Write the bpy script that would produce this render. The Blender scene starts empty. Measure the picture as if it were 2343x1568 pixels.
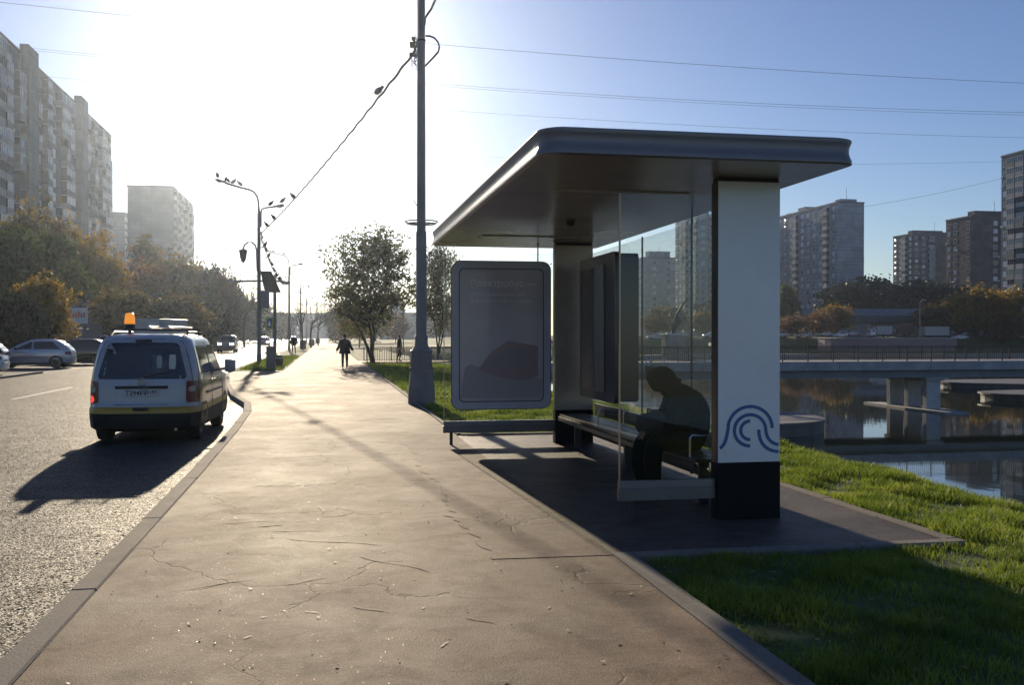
import bpy, bmesh, math, random
import numpy as np
from mathutils import Vector, Matrix
R = math.radians
sc = bpy.context.scene
COL = sc.collection

# ---------------- camera, sky, sun, exposure ----------------
TH, PITCH, CAMZ, FPX = R(10.72), R(0.407), 1.68, 2250.0     # yaw right of the street, pitch down, eye height, focal length in 2343-px picture widths
cd = bpy.data.cameras.new('camera'); cam = bpy.data.objects.new('camera', cd); COL.objects.link(cam)
cam.location = (0, 0, CAMZ); cam.rotation_euler = (R(90) - PITCH, 0, -TH)
cd.sensor_width = 36; cd.lens = 36 * FPX / 2343; cd.clip_start = 0.05; cd.clip_end = 4000
sc.camera = cam
SUN_EL, SUN_AZ = R(16.6), R(2.6)        # elevation; azimuth to the left of the street direction (+Y)
sdir = Vector((-math.sin(SUN_AZ) * math.cos(SUN_EL), math.cos(SUN_AZ) * math.cos(SUN_EL), math.sin(SUN_EL)))
w = bpy.data.worlds.new('World'); sc.world = w; w.use_nodes = True
nt = w.node_tree; nt.nodes.clear()
sky = nt.nodes.new('ShaderNodeTexSky'); sky.sky_type = 'NISHITA'; sky.sun_disc = False
sky.sun_elevation = SUN_EL; sky.sun_rotation = -SUN_AZ
sky.altitude = 150; sky.air_density = 1.0; sky.dust_density = 0.28; sky.ozone_density = 4.0
bg = nt.nodes.new('ShaderNodeBackground'); bg.inputs[1].default_value = 0.069
wo = nt.nodes.new('ShaderNodeOutputWorld')
hs = nt.nodes.new('ShaderNodeHueSaturation'); hs.inputs['Saturation'].default_value = 1.02; hs.inputs['Hue'].default_value = .514; nt.links.new(sky.outputs[0], hs.inputs['Color']); nt.links.new(hs.outputs[0], bg.inputs[0]); nt.links.new(bg.outputs[0], wo.inputs[0])
sl = bpy.data.lights.new('sun', 'SUN'); sl.energy = 4.4; sl.angle = R(0.55); sl.color = (1.0, 0.83, 0.60)
so = bpy.data.objects.new('sun', sl); COL.objects.link(so); so.rotation_euler = sdir.to_track_quat('Z', 'Y').to_euler()
vs = sc.view_settings; sc.display_settings.display_device = 'sRGB'
vs.view_transform = 'Standard'; vs.look = 'None'; vs.exposure = 0.45; vs.gamma = 1.0; vs.use_curve_mapping = False
cy = sc.cycles
cy.use_denoising = True; cy.max_bounces = 10; cy.diffuse_bounces = 3; cy.glossy_bounces = 4
cy.transmission_bounces = 8; cy.transparent_max_bounces = 24; cy.volume_bounces = 0
cy.caustics_reflective = False; cy.caustics_refractive = False; cy.sample_clamp_indirect = 6.0

# ---------------- helpers ----------------
def ray(px, py):
    dx, dy = (px - 1171.5) / FPX, (784 - py) / FPX
    y = math.cos(PITCH) + dy * math.sin(PITCH); z = -math.sin(PITCH) + dy * math.cos(PITCH)
    return Vector((dx * math.cos(TH) + y * math.sin(TH), -dx * math.sin(TH) + y * math.cos(TH), z))
def G(px, py, z=0.0):
    r = ray(px, py); return Vector((0, 0, CAMZ)) + r * ((z - CAMZ) / r.z)
def AD(px, py, d):
    return Vector((0, 0, CAMZ)) + ray(px, py) * d
def lerp(a, b, t): return a + (b - a) * t

class MB:
    def __init__(s): s.v = []; s.f = []; s.m = []; s.cm = 0
    def add(s, vs, fs):
        o = len(s.v); s.v += [tuple(v) for v in vs]; s.f += [tuple(i + o for i in f) for f in fs]; s.m += [s.cm] * len(fs); return s
    def box(s, x0, x1, y0, y1, z0, z1):
        return s.add([(x0,y0,z0),(x1,y0,z0),(x1,y1,z0),(x0,y1,z0),(x0,y0,z1),(x1,y0,z1),(x1,y1,z1),(x0,y1,z1)],
                     [(0,3,2,1),(4,5,6,7),(0,1,5,4),(1,2,6,5),(2,3,7,6),(3,0,4,7)])
    def bbox(s, x0, x1, y0, y1, z0, z1, b=0.01):
        bm = bmesh.new(); bmesh.ops.create_cube(bm, size=1)
        for v in bm.verts: v.co = Vector(((x0+x1)/2 + v.co.x*(x1-x0), (y0+y1)/2 + v.co.y*(y1-y0), (z0+z1)/2 + v.co.z*(z1-z0)))
        bmesh.ops.bevel(bm, geom=bm.edges[:], offset=b, segments=2, affect='EDGES', profile=0.6)
        bm.verts.index_update()
        s.add([v.co[:] for v in bm.verts], [[v.index for v in f.verts] for f in bm.faces]); bm.free(); return s
    def tube(s, pts, r, n=8, cap=True):
        pts = [Vector(p) for p in pts]; k = len(pts); rs = r if isinstance(r, (list, tuple)) else [r] * k
        vs = []; ref = None
        for i, p in enumerate(pts):
            t = (pts[min(i+1, k-1)] - pts[max(i-1, 0)]).normalized()
            if ref is None: ref = Vector((1,0,0)) if abs(t.x) < .9 else Vector((0,1,0))
            a = t.cross(ref).normalized(); b = t.cross(a).normalized(); ref = b.cross(t) if False else ref
            for j in range(n):
                an = 2*math.pi*j/n; vs.append(p + (a*math.cos(an) + b*math.sin(an)) * rs[i])
        fs = [(i*n+j, i*n+(j+1)%n, (i+1)*n+(j+1)%n, (i+1)*n+j) for i in range(k-1) for j in range(n)]
        if cap: fs += [tuple(range(n))[::-1], tuple((k-1)*n+j for j in range(n))]
        return s.add(vs, fs)
    def lathe(s, prof, n=16, c=(0,0,0), axis='z', sx=1, sy=1, rot=0):
        vs = []
        for (r, h) in prof:
            for j in range(n):
                a = 2*math.pi*(j+.5)/n + rot; x, y = r*math.cos(a)*sx, r*math.sin(a)*sy
                vs.append((c[0]+x, c[1]+y, c[2]+h) if axis == 'z' else ((c[0]+h, c[1]+x, c[2]+y) if axis == 'x' else (c[0]+x, c[1]+h, c[2]+y)))
        k = len(prof)
        fs = [(i*n+j, i*n+(j+1)%n, (i+1)*n+(j+1)%n, (i+1)*n+j) for i in range(k-1) for j in range(n)]
        fs += [tuple(range(n))[::-1], tuple((k-1)*n+j for j in range(n))]
        return s.add(vs, fs)
    def prism(s, poly, lo, hi, plane='xy'):
        n = len(poly)
        def P(a, b, h): return (a, b, h) if plane == 'xy' else ((a, h, b) if plane == 'xz' else (h, a, b))
        vs = [P(a, b, lo) for a, b in poly] + [P(a, b, hi) for a, b in poly]
        return s.add(vs, [tuple(range(n))[::-1], tuple(range(n, 2*n))] + [(i, (i+1)%n, n+(i+1)%n, n+i) for i in range(n)])
    def ribbon(s, pts, wd, lo, hi, plane='xz'):      # flat stroke of width wd along 2-D points
        n = len(pts); L = []; Rr = []
        for i, (a, b) in enumerate(pts):
            a0, b0 = pts[max(i-1,0)]; a1, b1 = pts[min(i+1,n-1)]; dx, dy = a1-a0, b1-b0; l = math.hypot(dx, dy) or 1
            L.append((a-dy/l*wd/2, b+dx/l*wd/2)); Rr.append((a+dy/l*wd/2, b-dx/l*wd/2))
        for i in range(n-1): s.prism([L[i], L[i+1], Rr[i+1], Rr[i]], lo, hi, plane)
        return s
    def build(s, name, mats, parent=None, smooth=False, loc=None):
        me = bpy.data.meshes.new(name); me.from_pydata(s.v, [], s.f); 
        if not isinstance(mats, (list, tuple)): mats = [mats]
        for m in mats: me.materials.append(m)
        if len(mats) > 1: me.polygons.foreach_set('material_index', s.m)
        bm = bmesh.new(); bm.from_mesh(me); bmesh.ops.recalc_face_normals(bm, faces=bm.faces); bm.to_mesh(me); bm.free()
        if smooth is True: me.polygons.foreach_set('use_smooth', [True]*len(me.polygons))
        elif smooth: me.shade_smooth_by_angle(angle=R(smooth)) if hasattr(me, 'shade_smooth_by_angle') else None
        o = bpy.data.objects.new(name, me); COL.objects.link(o)
        if smooth and smooth is not True:
            me.polygons.foreach_set('use_smooth', [True]*len(me.polygons)); me.set_sharp_from_angle(angle=R(smooth))
        if parent: o.parent = parent
        if loc is not None: o.location = loc
        return o
def rrect(x0, x1, y0, y1, r, n=5):
    out = []
    for cx, cy_, a0 in ((x1-r, y1-r, 0), (x0+r, y1-r, 90), (x0+r, y0+r, 180), (x1-r, y0+r, 270)):
        for i in range(n+1): a = R(a0 + 90*i/n); out.append((cx + r*math.cos(a), cy_ + r*math.sin(a)))
    return out
def tag(o, label=None, cat=None, group=None, kind=None):
    if label: o['label'] = label
    if cat: o['category'] = cat
    if group: o['group'] = group
    if kind: o['kind'] = kind
    return o
def thing(name, label, cat, loc=(0,0,0), rz=0, group=None):
    o = bpy.data.objects.new(name, None); COL.objects.link(o); o.location = loc; o.rotation_euler = (0,0,rz); o.empty_display_size = .2
    return tag(o, label, cat, group)
def dup(o, label=None, loc=None, rz=None, parent=None, scale=None):
    c = o.copy(); COL.objects.link(c)
    if parent is not None: c.parent = parent
    if label: c['label'] = label
    if loc is not None: c.location = loc
    if rz is not None: c.rotation_euler = (0,0,rz)
    if scale: c.scale = (scale,)*3 if not isinstance(scale, tuple) else scale
    for ch in list(o.children): dup(ch, parent=c)
    return c
def npmesh(name, V, F, mat, parent=None, uvw=None):     # quads from numpy arrays
    me = bpy.data.meshes.new(name); n = len(V); k = len(F)
    me.vertices.add(n); me.vertices.foreach_set('co', np.asarray(V, dtype=np.float32).ravel())
    q = F.shape[1]
    me.loops.add(k*q); me.loops.foreach_set('vertex_index', F.astype(np.int32).ravel())
    me.polygons.add(k); me.polygons.foreach_set('loop_start', np.arange(0, k*q, q, dtype=np.int32))
    me.update(calc_edges=True); me.materials.append(mat)
    o = bpy.data.objects.new(name, me); COL.objects.link(o)
    if parent: o.parent = parent
    return o

# ---------------- materials ----------------
def panelmat(name, col, var=.14):      # precast wall panels, each a little different, with weather stains
    m = bpy.data.materials.new(name); m.use_nodes = True; n = m.node_tree.nodes; l = m.node_tree.links; b = n['Principled BSDF']; b.inputs['Roughness'].default_value = .85; b.inputs['Specular IOR Level'].default_value = .2
    tc = n.new('ShaderNodeTexCoord'); s = n.new('ShaderNodeSeparateXYZ'); l.new(tc.outputs['Object'], s.inputs[0]); a = n.new('ShaderNodeMath'); l.new(s.outputs[0], a.inputs[0]); l.new(s.outputs[1], a.inputs[1])
    c = n.new('ShaderNodeCombineXYZ'); l.new(a.outputs[0], c.inputs[0]); l.new(s.outputs[2], c.inputs[1])
    k = n.new('ShaderNodeTexBrick'); k.offset = 0; k.inputs['Scale'].default_value = 1; k.inputs['Brick Width'].default_value = 3.25; k.inputs['Row Height'].default_value = 2.72; k.inputs['Mortar Size'].default_value = .045; k.inputs['Bias'].default_value = -.1
    k.inputs['Color1'].default_value = (*[q*(1-var) for q in col],1); k.inputs['Color2'].default_value = (*[q*(1+var) for q in col],1); k.inputs['Mortar'].default_value = (*[q*.45 for q in col],1); l.new(c.outputs[0], k.inputs[0])
    t = n.new('ShaderNodeTexNoise'); t.inputs['Scale'].default_value = .35; t.inputs['Detail'].default_value = 8; l.new(tc.outputs['Object'], t.inputs[0]); r = n.new('ShaderNodeMapRange'); r.inputs[1].default_value = .35; r.inputs[2].default_value = .7; r.inputs[3].default_value = .8; r.inputs[4].default_value = 1.15; l.new(t.outputs[0], r.inputs[0])
    x = n.new('ShaderNodeMix'); x.data_type = 'RGBA'; x.blend_type = 'MULTIPLY'; x.inputs[0].default_value = 1; l.new(k.outputs[0], x.inputs[6]); l.new(r.outputs[0], x.inputs[7]); l.new(x.outputs[2], b.inputs[0]); return m
MATS = {}
def mat(name, col, rough=0.6, metal=0.0, var=0.0, vscale=3.0, bump=0.0, bscale=30.0, col2=None, emit=None, es=1.0, spec=0.5, coords='Object', stretch=None, coat=0):
    if name in MATS: return MATS[name]
    m = bpy.data.materials.new(name); m.use_nodes = True; n = m.node_tree.nodes; l = m.node_tree.links; b = n['Principled BSDF']
    b.inputs['Base Color'].default_value = (*col, 1); b.inputs['Roughness'].default_value = rough; b.inputs['Metallic'].default_value = metal
    b.inputs['Specular IOR Level'].default_value = spec; b.inputs['Coat Weight'].default_value = coat
    if var or bump or col2:
        tc = n.new('ShaderNodeTexCoord'); mp = n.new('ShaderNodeMapping'); l.new(tc.outputs[coords], mp.inputs[0])
        if stretch: mp.inputs['Scale'].default_value = stretch
    if var or col2:
        t = n.new('ShaderNodeTexNoise'); t.inputs['Scale'].default_value = vscale; t.inputs['Detail'].default_value = 6; t.inputs['Roughness'].default_value = .65
        l.new(mp.outputs[0], t.inputs[0])
        cr = n.new('ShaderNodeValToRGB'); cr.color_ramp.elements[0].position = .3; cr.color_ramp.elements[1].position = .7
        c1 = [c*(1-var) for c in col]; c2 = col2 if col2 else [min(1, c*(1+var)) for c in col]
        cr.color_ramp.elements[0].color = (*c1, 1); cr.color_ramp.elements[1].color = (*c2, 1)
        l.new(t.outputs[0], cr.inputs[0]); l.new(cr.outputs[0], b.inputs['Base Color'])
        mr = n.new('ShaderNodeMapRange'); mr.inputs[3].default_value = max(.02, rough*.85); mr.inputs[4].default_value = min(1, rough*1.15)
        l.new(t.outputs[0], mr.inputs[0]); l.new(mr.outputs[0], b.inputs['Roughness'])
    if bump:
        t2 = n.new('ShaderNodeTexNoise'); t2.inputs['Scale'].default_value = bscale; t2.inputs['Detail'].default_value = 4
        l.new(mp.outputs[0], t2.inputs[0]); bp = n.new('ShaderNodeBump'); bp.inputs['Strength'].default_value = bump; bp.inputs['Distance'].default_value = .01
        l.new(t2.outputs[0], bp.inputs['Height']); l.new(bp.outputs[0], b.inputs['Normal'])
    if emit: b.inputs['Emission Color'].default_value = (*emit, 1); b.inputs['Emission Strength'].default_value = es
    MATS[name] = m; return m
def leafmat(name, c1, c2, trans=0.45, scale=.6):
    m = bpy.data.materials.new(name); m.use_nodes = True; n = m.node_tree.nodes; l = m.node_tree.links; n.remove(n['Principled BSDF'])
    out = n['Material Output']; tc = n.new('ShaderNodeTexCoord'); t = n.new('ShaderNodeTexNoise'); t.inputs['Scale'].default_value = scale; t.inputs['Detail'].default_value = 8
    t.inputs['Roughness'].default_value = .75; l.new(tc.outputs['Object'], t.inputs[0])
    cr = n.new('ShaderNodeValToRGB'); cr.color_ramp.elements[0].position = .38; cr.color_ramp.elements[1].position = .64
    cr.color_ramp.elements[0].color = (*c1, 1); cr.color_ramp.elements[1].color = (*c2, 1); l.new(t.outputs[0], cr.inputs[0])
    d = n.new('ShaderNodeBsdfPrincipled'); d.inputs['Roughness'].default_value = .55; l.new(cr.outputs[0], d.inputs[0])
    tr = n.new('ShaderNodeBsdfTranslucent'); l.new(cr.outputs[0], tr.inputs[0]); mx = n.new('ShaderNodeMixShader'); mx.inputs[0].default_value = trans
    l.new(d.outputs[0], mx.inputs[1]); l.new(tr.outputs[0], mx.inputs[2]); l.new(mx.outputs[0], out.inputs[0]); return m
def glassmat(name, tint=(.82,.86,.84), rough=0.0, refl=1.0):      # thin pane: fresnel reflection over clear, tinted see-through
    m = bpy.data.materials.new(name); m.use_nodes = True; n = m.node_tree.nodes; l = m.node_tree.links; n.remove(n['Principled BSDF'])
    ge = n.new('ShaderNodeNewGeometry'); dt = n.new('ShaderNodeVectorMath'); dt.operation = 'DOT_PRODUCT'; l.new(ge.outputs['Incoming'], dt.inputs[0]); l.new(ge.outputs['Normal'], dt.inputs[1])
    def mth(op, a, b=None):
        x = n.new('ShaderNodeMath'); x.operation = op
        for i, q in enumerate((a, b)):
            if q is None: continue
            if isinstance(q, (int, float)): x.inputs[i].default_value = q
            else: l.new(q, x.inputs[i])
        return x.outputs[0]
    fo = mth('ADD', mth('MULTIPLY', mth('POWER', mth('SUBTRACT', 1.0, mth('ABSOLUTE', dt.outputs['Value'])), 5.0), .97), .018)
    t = n.new('ShaderNodeBsdfTransparent'); t.inputs[0].default_value = (*tint, 1)
    g = n.new('ShaderNodeBsdfGlossy'); g.inputs['Roughness'].default_value = rough; g.inputs[0].default_value = (refl,)*3 + (1,)
    mx = n.new('ShaderNodeMixShader'); l.new(fo, mx.inputs[0]); l.new(t.outputs[0], mx.inputs[1]); l.new(g.outputs[0], mx.inputs[2])
    # faint dust film on the pane
    df = n.new('ShaderNodeBsdfTranslucent'); df.inputs[0].default_value = (.5,.5,.48,1)
    d2 = n.new('ShaderNodeBsdfDiffuse'); d2.inputs[0].default_value = (.4,.4,.38,1); ad = n.new('ShaderNodeMixShader'); l.new(df.outputs[0], ad.inputs[1]); l.new(d2.outputs[0], ad.inputs[2])
    tc = n.new('ShaderNodeTexCoord'); nz = n.new('ShaderNodeTexNoise'); nz.inputs['Scale'].default_value = 2.2; nz.inputs['Detail'].default_value = 7; l.new(tc.outputs['Object'], nz.inputs[0])
    mr = n.new('ShaderNodeMapRange'); mr.inputs[1].default_value = .35; mr.inputs[2].default_value = .75; mr.inputs[3].default_value = .002; mr.inputs[4].default_value = .012
    l.new(nz.outputs[0], mr.inputs[0]); m2 = n.new('ShaderNodeMixShader'); l.new(mr.outputs[0], m2.inputs[0]); l.new(mx.outputs[0], m2.inputs[1]); l.new(ad.outputs[0], m2.inputs[2])
    l.new(m2.outputs[0], n['Material Output'].inputs[0]); return m

M_metal = mat('brushed_metal', (.42,.42,.43), .32, 1.0, var=.12, vscale=6)
M_dark = mat('dark_paint', (.03,.03,.033), .45, var=.2)
M_black = mat('black_plastic', (.012,.012,.013), .5)
M_rubber = mat('rubber', (.018,.018,.018), .8, bump=.3)
M_pole = mat('grey_pole_paint', (.17,.17,.18), .55, var=.15, vscale=4, bump=.1)
M_white = mat('white_paint', (.8,.81,.83), .35)
M_glass = glassmat('shelter_glass', (.95,.965,.955))
M_winglass = mat('window_glass', (.06,.075,.085), .08, spec=.9)
M_cargl = mat('car_glass', (.015,.018,.02), .05, spec=.8)
M_chrome = mat('chrome', (.7,.7,.7), .12, 1.0)
M_red = mat('red_lens', (.16,.012,.012), .2, spec=.6)
M_redlit = mat('lit_red_lens', (.5,.01,.01), .15, emit=(1,.05,.03), es=1.0)
M_lamp = mat('lit_headlight', (.8,.8,.8), .2, emit=(1,.97,.9), es=14)
M_kerb = mat('kerb_concrete', (.20,.18,.155), .85, spec=.15, var=.22, vscale=5, bump=.35, bscale=60, coords='Generated' if False else 'Object')
M_conc = mat('concrete', (.33,.33,.33), .8, var=.2, vscale=1.2, bump=.2, bscale=20)
M_granite = mat('pink_granite', (.26,.19,.19), .7, var=.25, vscale=8)
# ---------------- ground surfaces ----------------
WZ = -3.45
def asphalt(name, base, base2, rough, grain_scale, grain_bump, vs1=.7, stain=(.5,.5,.5), crack=True, sparkle=0, spec=.2, bb=.035, facet=0):
    m = bpy.data.materials.new(name); m.use_nodes = True; n = m.node_tree.nodes; l = m.node_tree.links; b = n['Principled BSDF']
    tc = n.new('ShaderNodeTexCoord'); O = tc.outputs['Object']
    def noise(s, d=6, r=.6, vec=None, dist=0):
        t = n.new('ShaderNodeTexNoise'); t.inputs['Scale'].default_value = s; t.inputs['Detail'].default_value = d; t.inputs['Roughness'].default_value = r; t.inputs['Distortion'].default_value = dist
        l.new(vec or O, t.inputs[0]); return t.outputs[0]
    def rng(v, a, b_, c, d):
        r = n.new('ShaderNodeMapRange'); r.inputs[1].default_value = a; r.inputs[2].default_value = b_; r.inputs[3].default_value = c; r.inputs[4].default_value = d; l.new(v, r.inputs[0]); return r.outputs[0]
    def mul(a, b_, f=1.0):
        x = n.new('ShaderNodeMix'); x.data_type = 'RGBA'; x.blend_type = 'MULTIPLY'; x.inputs[0].default_value = f; l.new(a, x.inputs[6]); l.new(b_, x.inputs[7]); return x.outputs[2]
    cr = n.new('ShaderNodeValToRGB'); cr.color_ramp.elements[0].position = .32; cr.color_ramp.elements[1].position = .68
    cr.color_ramp.elements[0].color = (*base, 1); cr.color_ramp.elements[1].color = (*base2, 1); l.new(noise(vs1, 8, .68, dist=.6), cr.inputs[0])
    mp = n.new('ShaderNodeMapping'); mp.inputs['Scale'].default_value = (1.0, 3.2, 1); mp.inputs['Rotation'].default_value = (0,0,R(8)); l.new(O, mp.inputs[0])
    st = rng(noise(1.6, 7, .7, mp.outputs[0], .8), .34, .66, .76, 1.10)
    c = mul(cr.outputs[0], st)
    g = noise(grain_scale*.6, 3, .7); c = mul(c, rng(g, .3, .7, .55, 1.4)); c = mul(c, rng(noise(26, 4, .75), .35, .65, .80, 1.18)); c = mul(c, rng(noise(.9, 7, .72, None, 1.2), .40, .52, .80, 1.0))
    dk = rng(noise(3.1, 6, .7), .52, .66, 1.0, .66); c = mul(c, dk)
    l.new(c, b.inputs['Base Color'])
    vor = n.new('ShaderNodeTexVoronoi'); vor.inputs['Scale'].default_value = grain_scale; vor.inputs['Randomness'].default_value = 1; l.new(O, vor.inputs[0])
    b1 = n.new('ShaderNodeBump'); b1.inputs['Strength'].default_value = grain_bump; b1.inputs['Distance'].default_value = .01; l.new(vor.outputs['Distance'], b1.inputs['Height'])
    b2 = n.new('ShaderNodeBump'); b2.inputs['Strength'].default_value = bb; b2.inputs['Distance'].default_value = .02; l.new(noise(2.2, 3, .5, mp.outputs[0], .5), b2.inputs['Height']); l.new(b1.outputs[0], b2.inputs['Normal'])
    if crack:
        v2 = n.new('ShaderNodeTexVoronoi'); v2.feature = 'DISTANCE_TO_EDGE'; v2.inputs['Scale'].default_value = .42
        dm = n.new('ShaderNodeMapping'); nz = n.new('ShaderNodeTexNoise'); nz.inputs['Scale'].default_value = 1.3; nz.inputs['Detail'].default_value = 6; l.new(O, nz.inputs[0])
        ad = n.new('ShaderNodeMixRGB'); ad.blend_type = 'ADD'; ad.inputs[0].default_value = .9; l.new(O, ad.inputs[1]); l.new(nz.outputs[1], ad.inputs[2]); l.new(ad.outputs[0], v2.inputs[0])
        msk = rng(noise(.5, 3, .5), .44, .5, 0, 1)
        e = rng(v2.outputs[0], .0, .006, .5, 1.0); mx = n.new('ShaderNodeMix'); mx.data_type = 'FLOAT'; l.new(msk, mx.inputs[0]); mx.inputs[2].default_value = 1; l.new(e, mx.inputs[3])
        b3 = n.new('ShaderNodeBump'); b3.inputs['Strength'].default_value = .5; b3.inputs['Distance'].default_value = .015; l.new(mx.outputs[0], b3.inputs['Height']); l.new(b2.outputs[0], b3.inputs['Normal'])
        l.new(b3.outputs[0], b.inputs['Normal']); c = mul(c, mx.outputs[0]); l.new(c, b.inputs['Base Color'])
    else: l.new(b2.outputs[0], b.inputs['Normal'])
    if facet:
        v4 = n.new('ShaderNodeTexVoronoi'); v4.inputs['Scale'].default_value = 75; l.new(O, v4.inputs[0])
        s1 = n.new('ShaderNodeVectorMath'); s1.operation = 'SUBTRACT'; l.new(v4.outputs['Color'], s1.inputs[0]); s1.inputs[1].default_value = (.5,.5,.5)
        s2 = n.new('ShaderNodeVectorMath'); s2.operation = 'SCALE'; l.new(s1.outputs[0], s2.inputs[0]); s2.inputs['Scale'].default_value = facet
        s3 = n.new('ShaderNodeVectorMath'); s3.operation = 'ADD'; l.new(s2.outputs[0], s3.inputs[0]); l.new(b2.outputs[0], s3.inputs[1])
        s4 = n.new('ShaderNodeVectorMath'); s4.operation = 'NORMALIZE'; l.new(s3.outputs[0], s4.inputs[0]); l.new(s4.outputs[0], b.inputs['Normal'])
        sx = n.new('ShaderNodeSeparateXYZ'); l.new(v4.outputs['Color'], sx.inputs[0]); c = mul(c, rng(sx.outputs[1], .1, .9, .3, 1.9)); l.new(c, b.inputs['Base Color'])
    rr = rng(noise(.7, 7, .62, None, .6), .34, .66, rough*.97, rough*1.07)
    if sparkle:
        v3 = n.new('ShaderNodeTexVoronoi'); v3.inputs['Scale'].default_value = 260; l.new(O, v3.inputs[0])
        sp = rng(v3.outputs['Color'], .955, .965, 1.0, .42); mm = n.new('ShaderNodeMath'); mm.operation = 'MULTIPLY'; l.new(rr, mm.inputs[0]); l.new(sp, mm.inputs[1]); rr = mm.outputs[0]
    l.new(rr, b.inputs['Roughness']); l.new(rng(noise(2.4, 8, .7, None, .9), .36, .64, spec*1.3, spec*.5), b.inputs['Specular IOR Level'])
    return m
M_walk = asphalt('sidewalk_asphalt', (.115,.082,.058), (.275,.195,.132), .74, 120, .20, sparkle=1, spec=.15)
M_patch = asphalt('patched_asphalt', (.10,.066,.048), (.21,.14,.10), .74, 120, .2, spec=.15)
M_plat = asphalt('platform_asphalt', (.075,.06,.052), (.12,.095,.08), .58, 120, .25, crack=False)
M_road = asphalt('road_asphalt', (.038,.036,.035), (.062,.058,.056), .6, 62, .6, crack=False, spec=.14, facet=.8)

def sheet(name, poly, z, m, kind='structure', sub=0):
    o = MB().add([(x, y, z) for x, y in poly], [tuple(range(len(poly)))]).build(name, m); tag(o, kind=kind); return o

# terrain height
def sstep(a, b, x): t = np.clip((x-a)/(b-a), 0, 1); return t*t*(3-2*t)
def hgt(X, Y):
    X = np.asarray(X, float); Y = np.asarray(Y, float)
    near = np.where(X > 2.2, -0.03, -0.30)
    near = np.where((Y > 58) & (X > -40) & (X < 8), np.minimum(near, -0.06), near)
    crest = 6.5 + .18*np.sin(Y*.6) + .1*np.sin(Y*1.7+1)
    drop = sstep(0, 7.0, X - crest) * 5.5 + np.clip(X-crest, 0, 1e9)*.0
    hn = near + .05*sstep(3, 6, X)*np.sin(X*2.3+Y*1.1)*.6 - drop
    lvl = 1.55*sstep(15, 70, X)
    yf = 130 + 95*sstep(8, 85, X) - 10*sstep(120, 260, X)
    d = Y - yf
    hf = -5.0 + (lvl + 5.0 - .06)*sstep(-6, 14, d)
    return np.where(X > 8, np.maximum(hn, hf), np.maximum(hn, np.where(d > -6, near, -9)))
def grid_coords(segs):
    out = []
    for a, b, st in segs: out += list(np.arange(a, b, st))
    return np.array(out + [segs[-1][1]])
xs = grid_coords([(-700,-60,40),(-60,-6,6),(-6,2.2,2.05),(2.2,2.25,.05),(2.25,14,.3),(14,100,6),(100,1000,30)])
ys = grid_coords([(-60,-4,8),(-4,30,.6),(30,70,2),(70,120,5),(120,260,3),(260,1200,40)])
XX, YY = np.meshgrid(xs, ys); ZZ = hgt(XX, YY)
V = np.stack([XX.ravel(), YY.ravel(), ZZ.ravel()], 1); nx = len(xs); ny = len(ys)
ii, jj = np.meshgrid(np.arange(nx-1), np.arange(ny-1)); a = (jj*nx+ii).ravel(); F = np.stack([a, a+1, a+nx+1, a+nx], 1)
M_lawn = mat('lawn_soil', (.035,.065,.014), .95, var=.45, vscale=1.5, bump=.8, bscale=14, col2=(.085,.14,.03))
gr = npmesh('ground', V, F, M_lawn); tag(gr, kind='structure')
gr.data.polygons.foreach_set('use_smooth', [True]*len(gr.data.polygons))

# water with fine ripples
mw = bpy.data.materials.new('pond_water'); mw.use_nodes = True; n = mw.node_tree.nodes; l = mw.node_tree.links; b = n['Principled BSDF']
b.inputs['Base Color'].default_value = (.012,.02,.018,1); b.inputs['Roughness'].default_value = .03; b.inputs['IOR'].default_value = 2.1; b.inputs['Specular IOR Level'].default_value = .9
tc = n.new('ShaderNodeTexCoord'); mp = n.new('ShaderNodeMapping'); mp.inputs['Scale'].default_value = (1,.5,1); l.new(tc.outputs['Object'], mp.inputs[0])
t = n.new('ShaderNodeTexNoise'); t.inputs['Scale'].default_value = 1.1; t.inputs['Detail'].default_value = 3; l.new(mp.outputs[0], t.inputs[0])
bp = n.new('ShaderNodeBump'); bp.inputs['Strength'].default_value = .10; bp.inputs['Distance'].default_value = .02; l.new(t.outputs[0], bp.inputs['Height']); l.new(bp.outputs[0], b.inputs['Normal'])
sheet('water', [(5,-60),(900,-60),(900,420),(5,420)], WZ, mw)

KX = -1.48            # sidewalk left edge along the bus bay
# road: wide sheet, sidewalk and kerbs above it
sheet('road', [(-13.2,-60),(-1.0,-60),(-1.0,30),(-1.6,60),(-1.6,900),(-13.2,900)], -0.12, M_road)
sheet('parking_lot', [(-30,-60),(-13.2,-60),(-13.2,900),(-30,900)], -0.124, asphalt('parking_asphalt', (.05,.048,.046), (.09,.085,.08), .5, 60, .7, crack=False))
left_edge = [(KX,-6),(KX,12),(KX-.04,18),(-1.62,22.5),(-1.85,25.4),(-2.5,29),(-3.35,36),(-4.25,45.5)]
walk = [(2.16,-6),(2.16,60.5),(2.16,62.2),(8.0,62.2),(8.0,66.0),(2.1,66.0),(2.1,520),(-1.98,520),(-1.98,48.4),(-4.2,47.6)] + left_edge[::-1]
sheet('sidewalk', walk, 0.0, M_walk)
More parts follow.
